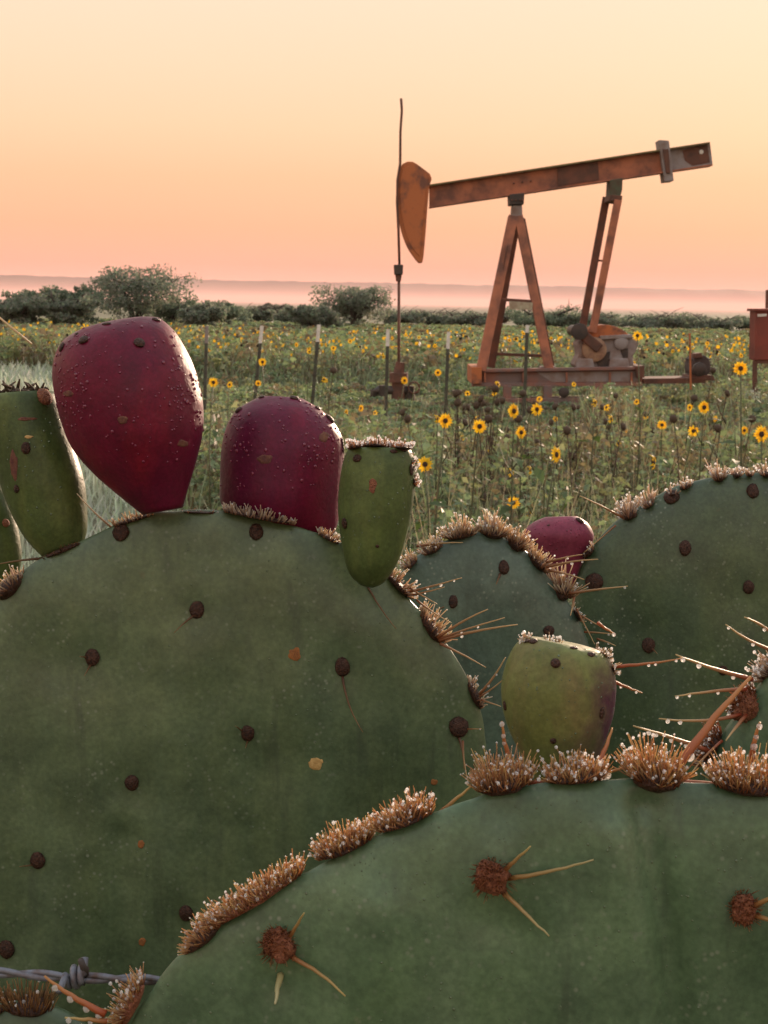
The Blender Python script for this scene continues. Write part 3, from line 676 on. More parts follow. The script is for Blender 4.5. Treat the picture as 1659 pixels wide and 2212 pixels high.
# walking beam: I-section (web and two flanges)
tl, tr, bl, br = (252, 447), (1418, 270), (252, 544), (1430, 369)
def bl_(f, g): # f along, g from top to bottom
    a = (tl[0]+(tr[0]-tl[0])*f, tl[1]+(tr[1]-tl[1])*f); b = (bl[0]+(br[0]-bl[0])*f, bl[1]+(br[1]-bl[1])*f)
    return (a[0]+(b[0]-a[0])*g, a[1]+(b[1]-a[1])*g)
web = pris('walking_beam', [bl_(0, .06), bl_(.83, .06), bl_(.83, .94), bl_(0, .94)], YP-.035, YP+.035, M['rust'], pj, .003)
pris('flange', [bl_(0, 0), bl_(1, 0), bl_(1, .075), bl_(0, .075)], YP-.13, YP+.13, M['flange'], web, .004)
pris('flange', [bl_(0, .93), bl_(1, .93), bl_(1, 1), bl_(0, 1)], YP-.13, YP+.13, M['rust'], web, .004)
pris('stiffener', [bl_(.455, .10), bl_(.60, .10), bl_(.60, .9), bl_(.455, .9)], YP-.052, YP-.034, M['rust_dark_shade'], web, .003)
tail = pris('beam_tail', [bl_(.832, .07), bl_(1, .07), bl_(1, .94), bl_(.832, .94)], YP-.04, YP+.04, M['old_grey'], pj, .003)
pris('rust_patch', [bl_(.90, .2), bl_(.925, .12), bl_(.99, .12), bl_(.992, .85), bl_(.93, .88), bl_(.905, .62)], YP-.047, YP-.0395, M['rust_dark_shade'], tail, .002)
lathe_y('hole_sky_disc', Q(1382, 312, YP-.05), [(.035, -.004), (.035, .004)], M['post_white'], tail, 12)  # white disc painted in for sky showing through the hole
pris('clamp_strap', [(1206, 262), (1248, 265), (1268, 432), (1230, 436)], YP-.16, YP+.16, M['old_grey'], pj, .006)
pris('clamp_bar', [(1222, 300), (1246, 300), (1254, 400), (1236, 400)], YP-.19, YP-.158, M['rust_dark_shade'], pj, .006)
pris('saddle_bearing', [(585, 488), (648, 482), (645, 530), (586, 532)], YP-.2, YP+.2, M['iron'], pj, .012)
pris('post_cap', [(598, 534), (638, 534), (640, 590), (594, 590)], YP-.16, YP+.16, M['old_grey'], pj, .01)
bar('post_leg', (600, 580), (466, 1222), .15, .14, M['rust'], pj, YP-.12, YP-.55)
bar('post_leg', (618, 580), (508, 1205), .12, .14, M['rust_dark_shade'], pj, YP+.14, YP+.55)  # far leg: its shadow tone is put into the colour
bar('post_leg', (622, 580), (750, 1215), .135, .14, M['rust'], pj, YP-.12, YP-.45)
bar('post_leg', (636, 590), (758, 1200), .10, .12, M['rust_dark_shade'], pj, YP+.14, YP+.55)  # far leg, shade painted in by the darker colour
bar('cross_brace', (545, 925), (690, 934), .05, .06, M['rust_dark_shade'], pj, YP-.34, YP-.34)
bar('cross_brace', (492, 1150), (742, 1160), .05, .06, M['rust_dark_shade'], pj, YP+.5, YP+.5)
pris('sign_plate', [(583, 932), (682, 938), (680, 968), (584, 966)], YP-.40, YP-.385, simple('sign_paint', (.42, .38, .27), .7, c2=(.30, .22, .15), scale=12), pj, .002)
for s in (-.33, .33): pris('foot_plate', [(716, 1204), (778, 1204), (782, 1218), (712, 1218)], YP+s-.15, YP+s+.1, M['old_grey'], pj, .004)
pris('equalizer_bearing', [(1004, 428), (1056, 420), (1054, 470), (1044, 505), (1006, 508), (1000, 500)], YP-.2, YP+.2, simple('bearing_paint', (.075, .085, .05), .8, c2=(.085, .05, .03), scale=9), pj, .012)
bar('equalizer_beam', (988, 508), (1040, 512), .09, .62, M['rust_dark_shade'], pj)
bar('pitman_arm', (988, 500), (884, 1065), .115, .08, M['rust_dark_shade'], pj, YP+.28, YP+.34)
bar('pitman_arm', (1036, 512), (930, 1062), .115, .08, M['rust'], pj, YP-.28, YP-.34)
bar('pitman_tie', (948, 762), (984, 766), .03, .04, M['rust_dark_shade'], pj, YP-.1, YP-.1, .002)
# crank, gearbox, skid
bar('crank', (878, 1062), (960, 1130), .16, .10, M['rust_dark_shade'], pj, YP-.36, YP-.36, .02)
bar('crank', (868, 1058), (960, 1130), .16, .10, M['iron'], pj, YP+.36, YP+.36, .02)
lathe_y('crank_pin', Q(876, 1058, YP-.44), [(.13, 0), (.13, .06), (.09, .07), (.09, .9)], M['iron'], pj)
pts = spl([(880, 1092), (1098, 1078), (1116, 1128), (1098, 1160), (1084, 1214), (868, 1214), (876, 1150)], 30)
gb = pris('gearbox', [tuple(p) for p in pts], YP-.26, YP+.30, M['old_grey'], pj, .03)
pris('gearbox_hood', [tuple(p) for p in spl([(900, 1090), (916, 1048), (968, 1030), (1022, 1036), (1066, 1058), (1092, 1084)], 24, False)], YP-.24, YP+.26, M['rust_orange'], gb, .02)
pris('split_flange', [(960, 1076), (1096, 1070), (1100, 1084), (962, 1092)], YP-.33, YP+.33, M['old_grey'], gb, .01)
lathe_y('shaft_cover', Q(940, 1134, YP-.36), [(.10, 0), (.19, .02), (.20, .12)], simple('cover_paint', (.36, .22, .13), .7, c2=(.22, .12, .08), scale=10), gb)
lathe_y('shaft_cover', Q(1050, 1105, YP-.33), [(.07, 0), (.11, .02), (.12, .10)], M['old_grey'], gb)
pris('recess_shade', [(938, 1160), (1004, 1140), (996, 1212), (956, 1212)], YP-.275, YP-.25, M['iron'], gb, .006)  # dark plate on the face paints the shade of a recess
pris('recess_shade', [(1044, 1132), (1078, 1128), (1078, 1166), (1060, 1174)], YP-.275, YP-.25, M['iron'], gb, .006)  # second dark plate, again recess shade put into colour
for u0, u1 in ((868, 940), (1004, 1086)):
    pris('mounting_foot', [(u0, 1170), (u1-8, 1170), (u1, 1216), (u0-6, 1216)], YP-.36, YP-.24, M['old_grey'], gb, .02)
for s, mt in ((-.52, M['rust_skid']), (.44, M['rust_dark_shade'])):
    sk = pris('skid_beam', [(432, 1226), (1138, 1214), (1136, 1268), (432, 1272)], YP+s, YP+s+.05, mt, pj, .004)
    pris('flange', [(430, 1216), (1142, 1204), (1142, 1216), (430, 1228)], YP+s-.08, YP+s+.13, mt, sk, .003)
    pris('flange', [(430, 1272), (1138, 1270), (1138, 1284), (430, 1286)], YP+s-.08, YP+s+.13, mt, sk, .003)
pris('skid_paint_patch', [(700, 1228), (1128, 1222), (1122, 1266), (760, 1268)], YP-.526, YP-.519, M['old_grey'], pj, .001)
pris('end_plate', [(428, 1206), (470, 1206), (470, 1276), (428, 1276)], YP-.66, YP+.6, M['rust_orange'], pj, .006)
pris('end_plate', [(1112, 1202), (1146, 1200), (1146, 1250), (1116, 1252)], YP-.66, YP+.6, M['rust_dark_shade'], pj, .006)
for u in (560, 740, 930): pris('cross_member', [(u, 1230), (u+24, 1230), (u+24, 1268), (u, 1268)], YP-.46, YP+.43, M['rust_dark_shade'], pj, .004)
pris('lower_rail', [(536, 1338), (968, 1332), (968, 1362), (536, 1368)], YP-.75, YP-.62, M['rust_skid'], pj, .005)
pris('lower_rail', [(560, 1330), (960, 1326), (960, 1345), (560, 1350)], YP+.6, YP+.7, M['rust_dark_shade'], pj, .005)
for u in (728, 560, 940): pris('rail_post', [(u, 1284), (u+34, 1284), (u+34, 1340), (u, 1340)], YP-.66, YP-.56, M['rust_skid'], pj, .004)
lathe_y('belt_pulley', Q(812, 1312, YP-.78), [(.03, -.01), (.08, 0), (.08, .06), (.05, .07)], M['iron'], pj)
pris('motor_rail', [(1140, 1254), (1400, 1250), (1400, 1272), (1140, 1276)], YP-.35, YP+.35, M['rust_dark_shade'], pj, .005)
motor_paint = simple('motor_paint', (.085, .06, .052), .85, c2=(.05, .036, .034), scale=8, bmp=(30, .6, .01))
mo = pris('drive_motor', [tuple(p) for p in spl([(1346, 1180), (1362, 1160), (1392, 1156), (1414, 1172), (1422, 1204), (1412, 1236), (1350, 1238), (1340, 1212)], 24)], YP-.25, YP+.28, motor_paint, pj, .02)
for k_ in range(6): pris('cooling_fin', [(1340, 1172+k_*12), (1424, 1170+k_*12), (1424, 1175+k_*12), (1340, 1177+k_*12)], YP-.22, YP+.24, motor_paint, mo, .002)
pris('terminal_box', [(1352, 1150), (1384, 1146), (1388, 1166), (1354, 1170)], YP-.30, YP-.08, M['rust_dark_shade'], mo, .008)
lathe_y('motor_sheave', Q(1376, 1216, YP-.50), [(.03, -.02), (.11, 0), (.11, .07), (.03, .08)], M['iron'], mo)
pris('motor_foot', [(1335, 1240), (1430, 1240), (1440, 1262), (1325, 1262)], YP-.3, YP+.25, M['rust_dark_shade'], mo, .005)
bar('belt_guard_post', (1334, 1065), (1338, 1300), .028, .028, M['rust_orange'], pj, YP-.5, YP-.5)
for f_ in (.30, .33, .36): 
    u_, v_ = bl_(f_, .5); lathe_y('bolt', Q(u_, v_, YP-.05), [(.016, -.012), (.018, .012)], M['rust_dark_shade'], web, 6)
for u_ in (596, 612, 628, 640): lathe_y('bolt', Q(u_, 512, YP-.215), [(.016, -.012), (.018, .012)], M['rust_dark_shade'], pj, 6)
for u_ in (480, 640, 820, 1000, 1090): pris('web_stiffener', [(u_, 1228), (u_+7, 1228), (u_+7, 1270), (u_, 1270)], YP-.59, YP-.52, M['rust'], pj, .002)
pris('ladder_rail', [(576, 700), (580, 700), (524, 1000), (518, 1000)], YP-.34, YP-.30, M['rust_dark_shade'], pj, .001)
# rod line
mb = MB(); pts = [(135, 90), (138, 140), (132, 230), (131, 360), (120, 430), (118, 520), (124, 640), (128, 780)]
mb.tube([Q(u, v, YP-.20) for u, v in pts], .022, 6); mb.build('bridle_cable', M['rust_dark_shade'], pj)
pris('carrier_bar', [(104, 780), (144, 780), (142, 822), (106, 822)], YP-.30, YP-.10, M['iron'], pj, .012)
pris('rod_clamp', [(110, 822), (138, 822), (134, 850), (114, 850)], YP-.27, YP-.13, M['rust_dark_shade'], pj, .008)
mb = MB(); mb.tube([Q(126, 850, YP-.2), Q(125, 1300, YP-.2)], .024, 8); mb.build('polished_rod', M['rust_dark_shade'], pj)

# wellhead under the rod
wh = empty('wellhead', Vector((Q(125, 1266).x, YP-.2, 0))); tag(wh, 'dark iron wellhead with side pipes and valve under the pumpjack rod', 'wellhead')
A = Q(125, 1256, YP-.2)
mb = MB(); mb.tube([Vector((A.x, YP-.2, 0)), Vector((A.x, YP-.2, A.z-.05))], [.11, .11], 12); mb.tube([Vector((A.x, YP-.2, A.z-.05)), A+Vector((0, 0, .1))], [.15, .15], 12); mb.build('casing_head', M['rust_dark_shade'], wh, False)
mb = MB(); mb.tube([A+Vector((0, 0, .08)), A+Vector((.02, 0, .27))], [.09, .07], 10); mb.build('stuffing_box', M['rust_dark_shade'], wh, False)
y0 = YP-.2
mb = MB(); mb.tube([Q(186, 1304, y0), Q(125, 1302, y0), Q(40, 1301, y0), Q(24, 1306, y0), Q(20, 1386, y0)], .07, 10); mb.build('flow_pipe', M['iron'], wh)
mb = MB(); mb.tube([Q(172, 1284, y0), Q(172, 1366, y0)], .075, 10); mb.build('valve_body', M['iron'], wh, False)
mb = MB(); mb.tube([Q(60, 1281, y0-.02), Q(60, 1326, y0-.02)], .075, 10); mb.build('valve_body', M['iron'], wh, False)
mb = MB(); c = Q(188, 1291, y0-.1); mb.tube([c+Vector((math.cos(a*.5236)*.09, 0, math.sin(a*.5236)*.09)) for a in range(13)], .015, 5); mb.tube([c, c+Vector((-.1, .1, 0))], .015, 5); mb.build('hand_wheel', M['rust_dark_shade'], wh)

# red box at the right edge
rb = empty('control_box', Vector((Q(1690, 1150, 21).x, 21, 0))); tag(rb, 'rusty red metal box on legs cut by the right edge of the picture', 'box')
body = pris('body', [(1608, 972), (1800, 972), (1800, 1178), (1604, 1178)], 20.6, 20.95, M['tank_red'], rb, .015)
pris('lid', [(1602, 963), (1806, 963), (1806, 974), (1602, 974)], 20.56, 20.99, M['tank_red'], rb, .006)
pris('nameplate', [(1616, 986), (1654, 984), (1654, 995), (1616, 997)], 20.588, 20.602, M['post_white'], rb, .002)
pris('front_rail', [(1600, 1178), (1786, 1178), (1786, 1192), (1600, 1192)], 20.62, 20.7, M['rust_dark_shade'], rb, .004)
for u in (1604, 1772):
    for yy in (20.66, 20.9): bar('leg', (u, 1180), (u, 1480), .06, .06, M['rust_dark_shade'], rb, yy, yy)
bar('mast', (1657, 885), (1655, 962), .045, .045, M['rust_dark_shade'], rb, 20.8, 20.8)

# fence posts: T-section, the painted tip a part of its own
for k, (px, ptop, Y, lean, lab) in enumerate([
    (447, 704, 18.5, .03, 'dull steel fence post beside the tall red fruit, leftmost of the row'),
    (566, 704, 18.5, .10, 'white tipped steel fence post leaning right, second of the row from the tall red fruit'),
    (689, 701, 18.5, .08, 'white tipped steel fence post above the shorter red fruit'),
    (838, 711, 18.8, .01, 'white tipped steel fence post next to the pumpjack rod'),
    (969, 717, 19.0, .02, 'white tipped steel fence post left of the pumpjack leg'),
    (1139, 702, 19.0, .01, 'steel fence post standing in front of the pumpjack skid')]):
    T_ = py_(px, ptop, Y); e = empty('fence_post', (T_.x-lean*T_.z, Y, 0)); tag(e, lab, 'fence post', 'steel posts of the fence row')
    B_ = Vector((T_.x-lean*T_.z, Y, -.1)); d = (T_-B_).normalized(); sx = Vector((1, 0, 0)); tipz = T_-d*(.22 if k != 5 else .10)
    for nm, a, b, mt in (('post', B_, tipz, 'post_green'), ('painted_tip', tipz, T_, 'post_white' if k else 'old_grey')):
        mb = MB(); g = .001 if nm == 'painted_tip' else 0
        mb.prism([a+Vector((x, y, 0)) for x, y in ((-.022-g, -.02), (.022+g, -.02), (.022+g, -.012), (.005, -.012), (.005, .025), (-.005, .025), (-.005, -.012), (-.022-g, -.012))], b-a)
        if nm == 'post':
            for s in range(7):
                c = a.lerp(b, .15+.12*s); mb.ball(c+Vector((0, -.024, 0)), .008, .008, .014, u=6, v=4)
        mb.build(nm, M[mt], e, False)
# pale dry weed at the right
pw_ = empty('pale_weed', ph(1632, 905, .02)); tag(pw_, 'pale whitish dry weed below the sunflowers at the right edge', 'weed')
c = py_(1632, 862, pw_.location.y)
mb = MB(); mb.tube([pw_.location, c], [.006, .003], 5)
for k in range(9): mb.tube([Vector(pw_.location).lerp(c, .6), c+Vector((random.uniform(-.12, .12), random.uniform(-.1, .1), random.uniform(-.05, .1)))], [.004, .002], 4)
mb.build('stem', M['stem'], pw_)
Cn = np.array(c)+rng.normal(size=(260, 3))*np.array([.09, .07, .07]); V, F, T = leaf_quads(Cn, rng.uniform(.02, .045, 260), hues(260, [(.42, .45, .40), (.50, .50, .47)], .15))
obj('foliage', V, F, M['leaf'], pw_, False, T)

# ------------------------------------------------------------------ prickly pears
class Surf:
    """a built surface that can be asked for the point seen at a picture position"""
    def __init__(s, V, F): s.t = BVHTree.FromPolygons([tuple(v) for v in V], F)
    def hit(s, px, py):
        r = raydir(px, py); h = s.t.ray_cast(EYE, r)
        if h[0] is None:
            return None, None
        return h[0], h[1] if h[1].dot(r) < 0 else -h[1]

class Plane:
    """leaning plane: depth d at (px, py); tx, ty lean it"""
    def __init__(s, px, py, d, tx=0, ty=0):
        s.C = Vector(((px-CX)/KF*d, (CY-py)/KF*d, -d)); s.n = Vector((tx, ty, 1)).normalized()
        s.wn = (CM @ s.n).normalized()
    def at(s, px, py):
        r = Vector(((px-CX)/KF, (CY-py)/KF, -1)); t = s.C.dot(s.n)/r.dot(s.n)
        return c2w(r*t)
    def depth(s, px, py):
        r = Vector(((px-CX)/KF, (CY-py)/KF, -1)); return s.C.dot(s.n)/r.dot(s.n)

def make_pad(plane, outline, thick, mat, parent, seed=0, N_=180, rings=26, name='pad', wob=.0034, dents=(), folds=()):
    O = spl(outline, N_); W = [plane.at(x, y) for x, y in O]
    jit = [noise.noise((O[i][0]*.02, O[i][1]*.02, seed))*.0007 for i in range(N_)]
    c = sum(W, Vector())/N_; nrm = plane.wn; oc = O.mean(axis=0)
    def relief(x, y):
        h = 0.0
        for dx, dy, rad, hh in dents:
            q = ((x-dx)**2+(y-dy)**2)/(rad*rad)
            if q < 6: h += hh*math.exp(-q)
        for pl, wd, hh in folds:
            best = 1e9
            for (ax, ay), (bx, by) in zip(pl[:-1], pl[1:]):
                t = max(0, min(1, ((x-ax)*(bx-ax)+(y-ay)*(by-ay))/((bx-ax)**2+(by-ay)**2))); best = min(best, math.hypot(x-ax-t*(bx-ax), y-ay-t*(by-ay)))
            if best < wd*2.4: h += hh*math.exp(-(best/wd)**2)
        return h
    V = []
    for side in (1, -1):
        for k in range(rings):
            r = math.sin(math.pi/2*(1-k/rings)) if k else 1.0
            f = thick*(1-r**3.2)**.5*side
            if side == -1 and k == 0: continue
            for i, p in enumerate(W):
                q = c+(p-c)*(r+jit[i]*6*(r**8))
                wv = wob*(noise.noise((q.x*9, q.y*9+seed, q.z*9))+.5*noise.noise((q.x*26, q.y*26+seed, q.z*26)))*(1-r**6)
                V.append(q+nrm*(f+wv+(relief(oc[0]+(O[i][0]-oc[0])*r, oc[1]+(O[i][1]-oc[1])*r) if side == 1 and k else 0)))
    F = []
    def ring(k, side): return k*N_ if side == 1 or k == 0 else (rings+k-1)*N_
    for side in (1, -1):
        for k in range(rings-1):
            a, b = ring(k, side), ring(k+1, side)
            for i in range(N_):
                j = (i+1) % N_
                F.append((a+i, a+j, b+j, b+i) if side == 1 else (a+i, b+i, b+j, a+j))
        a = ring(rings-1, side); cc = len(V)
        V.append(c+nrm*(thick*side+wob*noise.noise((c.x*9, c.y*9+seed, c.z*9))))
        F += [(a+i, a+(i+1) % N_, cc) if side == 1 else (a+(i+1) % N_, a+i, cc) for i in range(N_)]
    o = obj(name, V, F, mat, parent)
    return o, Surf(V, F)

def stack_below(parent, pt, base, seed, mat):
    """older pads that carry the visible ones down to the ground"""
    rr = random.Random(seed); n = max(2, int(pt.z/.27)); prev = pt
    for k in range(n):
        f = (k+1)/n; nx = Vector(pt).lerp(base, f); nx.x += rr.uniform(-.05, .05)*(f < 1); nx.y += rr.uniform(-.03, .03)*(f < 1)
        if f == 1: nx = Vector(base)-Vector((0, 0, .04))
        c = (prev+nx)/2; ax = (prev-nx); ln = ax.length*.56; ax.normalize()
        nrm = Vector((rr.uniform(-.5, .5), -1, 0)); nrm = (nrm-ax*nrm.dot(ax)).normalized(); s = ax.cross(nrm)
        V = []; F = []; u, v = 24, 10
        for side in (1, -1):
            for i in range(v):
                r = math.cos(math.pi/2*i/v)
                if side == -1 and i == 0: continue
                for j in range(u):
                    a = 2*math.pi*j/u; wd = .095*(1+.18*math.sin(a)); V.append(c+ax*math.sin(a)*r*ln+s*math.cos(a)*r*wd+nrm*side*.016*(1-r*r)**.5)
        def rg(i, side): return i*u if side == 1 or i == 0 else (v+i-1)*u
        for side in (1, -1):
            for i in range(v-1):
                for j in range(u):
                    q = (rg(i, side)+j, rg(i, side)+(j+1) % u, rg(i+1, side)+(j+1) % u, rg(i+1, side)+j); F.append(q if side == 1 else q[::-1])
            F.append(tuple(rg(v-1, side)+j for j in range(u))[::side])
        obj('pad', V, F, mat, parent); prev = nx

def frame(n):
    """rotation whose z is the normal"""
    return n.to_track_quat('Z', 'Y').to_matrix()
def areole(surf, px, py, w_, h_, parent, mat='areole', d=None, rough=False, proud=.45):
    p, n = surf.hit(px, py)
    if p is None: return None, None
    dd = (p-EYE).length; k = dd/KF*.5
    mb = MB(); mb.ball((0, 0, 0), w_*k*(.8 if rough else 1), h_*k*(.8 if rough else 1), min(w_, h_)*k*proud, u=12, v=8)
    if rough:
        for q_ in range(4):
            a_ = q_*1.7+px; mb.ball((math.cos(a_)*w_*k*.5, math.sin(a_)*h_*k*.5, min(w_, h_)*k*proud*.2), w_*k*.42, h_*k*.38, min(w_, h_)*k*proud*.8, u=9, v=6)
    q = frame(n); upv = q.inverted() @ (CM @ Vector((0, 1, 0))); an = math.atan2(upv.x, upv.y)
    rt = q @ Matrix.Rotation(-an, 3, 'Z')
    V = []
    for v in mb.V:
        s = 1+(.42 if rough else .16)*noise.noise((v.x*(420 if rough else 1500)+px, v.y*(420 if rough else 1500), v.z*900)); V.append(p+rt @ (v*s)+n*min(w_, h_)*k*proud*.35)
    o = obj('areole', V, mb.F, M[mat], parent)
    if rough:                                  # woolly cushion: short bristles all over
        hb = MB(); rad = min(w_, h_)*k
        for _ in range(230):
            a = random.gauss(1.9, 1.7); q2 = math.sqrt(random.random())*.98
            b = p+rt @ Vector((math.cos(a)*q2*w_*k, math.sin(a)*q2*h_*k, rad*proud*math.sqrt(max(0, 1-q2*q2))))+n*rad*proud*.3
            dr = (n*1.0+rt @ Vector((math.cos(a)*q2, math.sin(a)*q2, 0))*.9+Vector([random.uniform(-.25, .25) for _ in range(3)])).normalized()
            c = random.uniform(.7, 1.2); hb.tube([b, b+dr*rad*random.uniform(.12, .7)*random.uniform(.5, 1)], [.00017, .00006], 3, (.20*c, .055*c, .02*c), (.55*c, .28*c, .13*c), False)
        ob = hb.build('glochid_tuft', M['bristle'], parent, True, True); ob['kind'] = 'stuff'
    return p, n

def spine(p0, p1, d0, d1, w0, parent, bend=0, cols=((.20, .050, .018), (.50, .32, .12)), drops=None, dl=None, surf=None, pale=False):
    A = pd(*p0, d0)
    if surf:
        h = surf.hit(*p0)[0]
        if h is not None: A = h; d1 = d1+((CM.inverted() @ (A-EYE)).z*-1-d0)
    B = pd(*p1, d1); n = 9; pts = []
    s = (B-A).cross(CM @ Vector((0, 0, 1))).normalized()*bend*(B-A).length
    for i in range(n+1):
        f = i/n; pts.append(A.lerp(B, f)+s*4*f*(1-f)+Vector([random.uniform(-1, 1) for _ in range(3)])*(w0*.000012*(0 < i < n)))
    k = (A-EYE).length/KF*.5
    mb = MB(); mb.tube(pts, [max(w0*k*(1-.72*(i/n)**1.15), .00010) for i in range(n+1)], 7, *cols)
    o = mb.build('spine', M['spine'], parent, True, True)
    if drops is not None and dl is not None:
        for f in drops:
            i = min(n-1, int(f*n)); q = pts[i].lerp(pts[i+1], f*n-i); rd = w0*k*random.uniform(.7, 1.05)
            dl.append((q-(CM @ Vector((0, 1, 0)))*(w0*k*(1-.7*f)+rd*.35), rd))
    return o

def tuft(plane, pa, pb, outward, length, parent, dl, n=170, thick=.006, cush=26, dens_drop=.16, tone=1.0, back=0.0, wild=.45, dsz=1.0, thin=1.0, cmat='areole', base_c=(.19, .055, .020), tip_c=(.62, .36, .17)):
    """band of barbed bristles along a pad edge from pa to pb, pointing outward (picture directions)"""
    A, B = plane.at(*pa), plane.at(*pb); nrm = plane.wn; kk = (A-EYE).length/KF
    o2 = CM @ Vector((outward[0], -outward[1], 0)).normalized()
    along = (B-A); L_ = max(along.length, 1e-4); al = along.normalized()
    mb = MB()
    for i in range(int(n*1.35*thin)):
        f = random.random(); e = (f-.5)*2; zoff = random.uniform(-1, 1)
        b = A+along*f+nrm*(zoff*thick*(1-.5*e*e)+back)-o2*kk*4
        d = (o2*(1.0-.25*abs(zoff))+al*e*.55+nrm*zoff*.55+Vector([random.uniform(-1, 1) for _ in range(3)])*wild*.5).normalized()
        ln = length*kk*random.choice([random.uniform(.3, .8), random.uniform(.45, 1.0), random.uniform(.6, 1.25)])*(.75+.5*noise.noise((f*5, pa[0], pa[1]))+.25)*(1-.35*e*e); c = random.uniform(.75, 1.25)*tone
        tip = b+d*ln+o2*ln*.08
        mb.tube([b, b.lerp(tip, .5)+Vector([random.uniform(-1, 1) for _ in range(3)])*ln*.04, tip], [kk*1.5/thin**.4, kk*1.4/thin**.5, kk*.75/thin**.5], 3,
                tuple(x*c for x in base_c), tuple(min(.85, x*c) for x in tip_c), False)
        if random.random() < dens_drop*(1.7 if thin > .9 else 2.4): dl.append((b.lerp(tip, random.choice([1, 1, random.uniform(.45, 1)])), kk*(1.2+2.6*random.random()**2)*dsz))
    o = mb.build('glochid_tuft', M['bristle'], parent, True, True); o['kind'] = 'stuff'
    cb = MB(); cb.ball((0, 0, 0), L_*.50, kk*cush*.40, thick*1.0, u=14, v=8)
    yv = o2-al*o2.dot(al); yv.normalize(); rt = Matrix((al, yv, nrm)).transposed()
    if rt.determinant() < 0: rt = Matrix((al, yv, -nrm)).transposed()
    cc = (A+B)/2+nrm*back-o2*kk*2
    obj('areole', [cc+rt @ (v*(1+.14*noise.noise((v.x*900+pa[0], v.y*900, v.z*900)))) for v in cb.V], cb.F, M[cmat], parent)

def drops_obj(dl, parent, u=8, v=6):
    if not dl: return
    mb = MB()
    for c, r_ in dl: mb.ball(c, r_, r_, r_*1.08, u=u, v=v)
    o = mb.build('dewdrops', M['water_white_glint'], parent); o['kind'] = 'stuff'

def scar(surf, px, py, rx, ry, mat, parent, seed=0):
    V = []; k = 26
    for q in (0, .5, .85, 1.0):
        for j in range(k):
            a = 2*math.pi*j/k; rr_ = q*(1+.38*noise.noise((math.cos(a)*1.1+seed, math.sin(a)*1.1, px*.13))+.16*noise.noise((math.cos(a)*4, math.sin(a)*4, px*.31)))
            p, n = surf.hit(px+rx*math.cos(a)*rr_, py+ry*math.sin(a)*rr_)
            if p is None: return
            V.append(p+n*(.00022 if q < .9 else -.0003))
    F = [(s*k+j, s*k+(j+1) % k, (s+1)*k+(j+1) % k, (s+1)*k+j) for s in range(3) for j in range(k)]
    obj('scar', V, F, M[mat], parent)

def make_fruit(rows, d, mat, parent, depthf=.92, seed=0, cap=.10, lump=.010, tilt=0.0, name='fruit'):
    """rings seen edge-on as chords (left point, right point) from base to top"""
    Rr = spl([(*a, *b) for a, b in rows], 44, False); k = 48; V = []; F = []
    rings_ = []
    for i, (x0, y0, x1, y1) in enumerate(Rr):
        dd = d+tilt*i/43
        a, b = pd(x0, y0, dd), pd(x1, y1, dd); rings_.append(((a+b)/2, (b-a)/2))
    topc, topa = rings_[-1]; axis = (rings_[-1][0]-rings_[-6][0]).normalized()
    for f, dz in ((.86, .10), (.66, .10), (.40, -.05), (.15, -.22)):
        rings_.append((topc+axis*topa.length*dz*cap*10*.35, topa*f))
    view = CM @ Vector((0, 0, 1))
    nr = len(rings_)
    for i, (c, a) in enumerate(rings_):
        bv = view*a.length*depthf; bv = bv-a.normalized()*bv.dot(a.normalized())
        for j in range(k):
            an = 2*math.pi*j/k; o_ = a*math.cos(an)+bv*math.sin(an)
            nz = noise.noise(((c+o_)*60)+Vector((seed, 0, 0)))*lump+noise.noise(((c+o_)*180)+Vector((seed, 4, 0)))*lump*.35
            V.append(c+o_*(1+nz*(1 if i < 42 else 1.6)))
    F = [(i*k+j, i*k+(j+1) % k, (i+1)*k+(j+1) % k, (i+1)*k+j) for i in range(nr-1) for j in range(k)]
    F += [tuple(range(k))[::-1], tuple((nr-1)*k+j for j in range(k))]
    o = obj(name, V, F, mat, parent)
    return o, Surf(V, F)
def bead(surf, box, n, parent, lo=1.2, hi=3.4, keep=None, mat='bead_green'):
    mb = MB(); i = 0; tries = 0
    while i < n and tries < n*12:
        tries += 1; px, py = random.uniform(box[0], box[2]), random.uniform(box[1], box[3])
        if keep and random.random() > keep(px, py): continue
        p, nn = surf.hit(px, py)
        if p is None: continue
        r_ = random.uniform(lo, hi)*random.uniform(.5, 1)*(p-EYE).length/KF
        mb.ball(p+nn*r_*.1, r_, r_*random.uniform(1, 1.35), r_*.6, frame(nn), u=10, v=6); i += 1
    o = mb.build('dewdrops', M[mat], parent); o['kind'] = 'stuff'

# --- large pad at the left with its four fruits
PA = Plane(420, 1650, .63, .05, -.10)
ea = empty('prickly_pear', Vector((-.12, .68, 0)))
tag(ea, 'broad olive cactus pad on the left with two ripe red fruits on its rim', 'cactus')
outA = [(0, 1292), (35, 1247), (95, 1204), (180, 1166), (300, 1114), (395, 1102), (480, 1104), (600, 1128), (700, 1156), (785, 1205), (868, 1278), (930, 1345), (985, 1420), (1028, 1505), (1047, 1580), (1046, 1700),
        (1010, 1880), (900, 2120), (700, 2350), (420, 2460), (130, 2400), (-120, 2180), (-230, 1880), (-220, 1600), (-120, 1420)]
AR_A = [(262, 1150, 36, 42), (553, 1149, 32, 38), (425, 1317, 32, 38), (200, 1420, 32, 38), (740, 1440, 32, 42), (535, 1583, 30, 36), (285, 1690, 30, 36), (82, 1858, 32, 38), (402, 1972, 30, 36), (15, 2050, 34, 40), (990, 1570, 44, 46), (690, 1760, 26, 30), (830, 1620, 0, 0)]
AR_A = [a_ for a_ in AR_A if a_[2] and a_[1] != 1760]
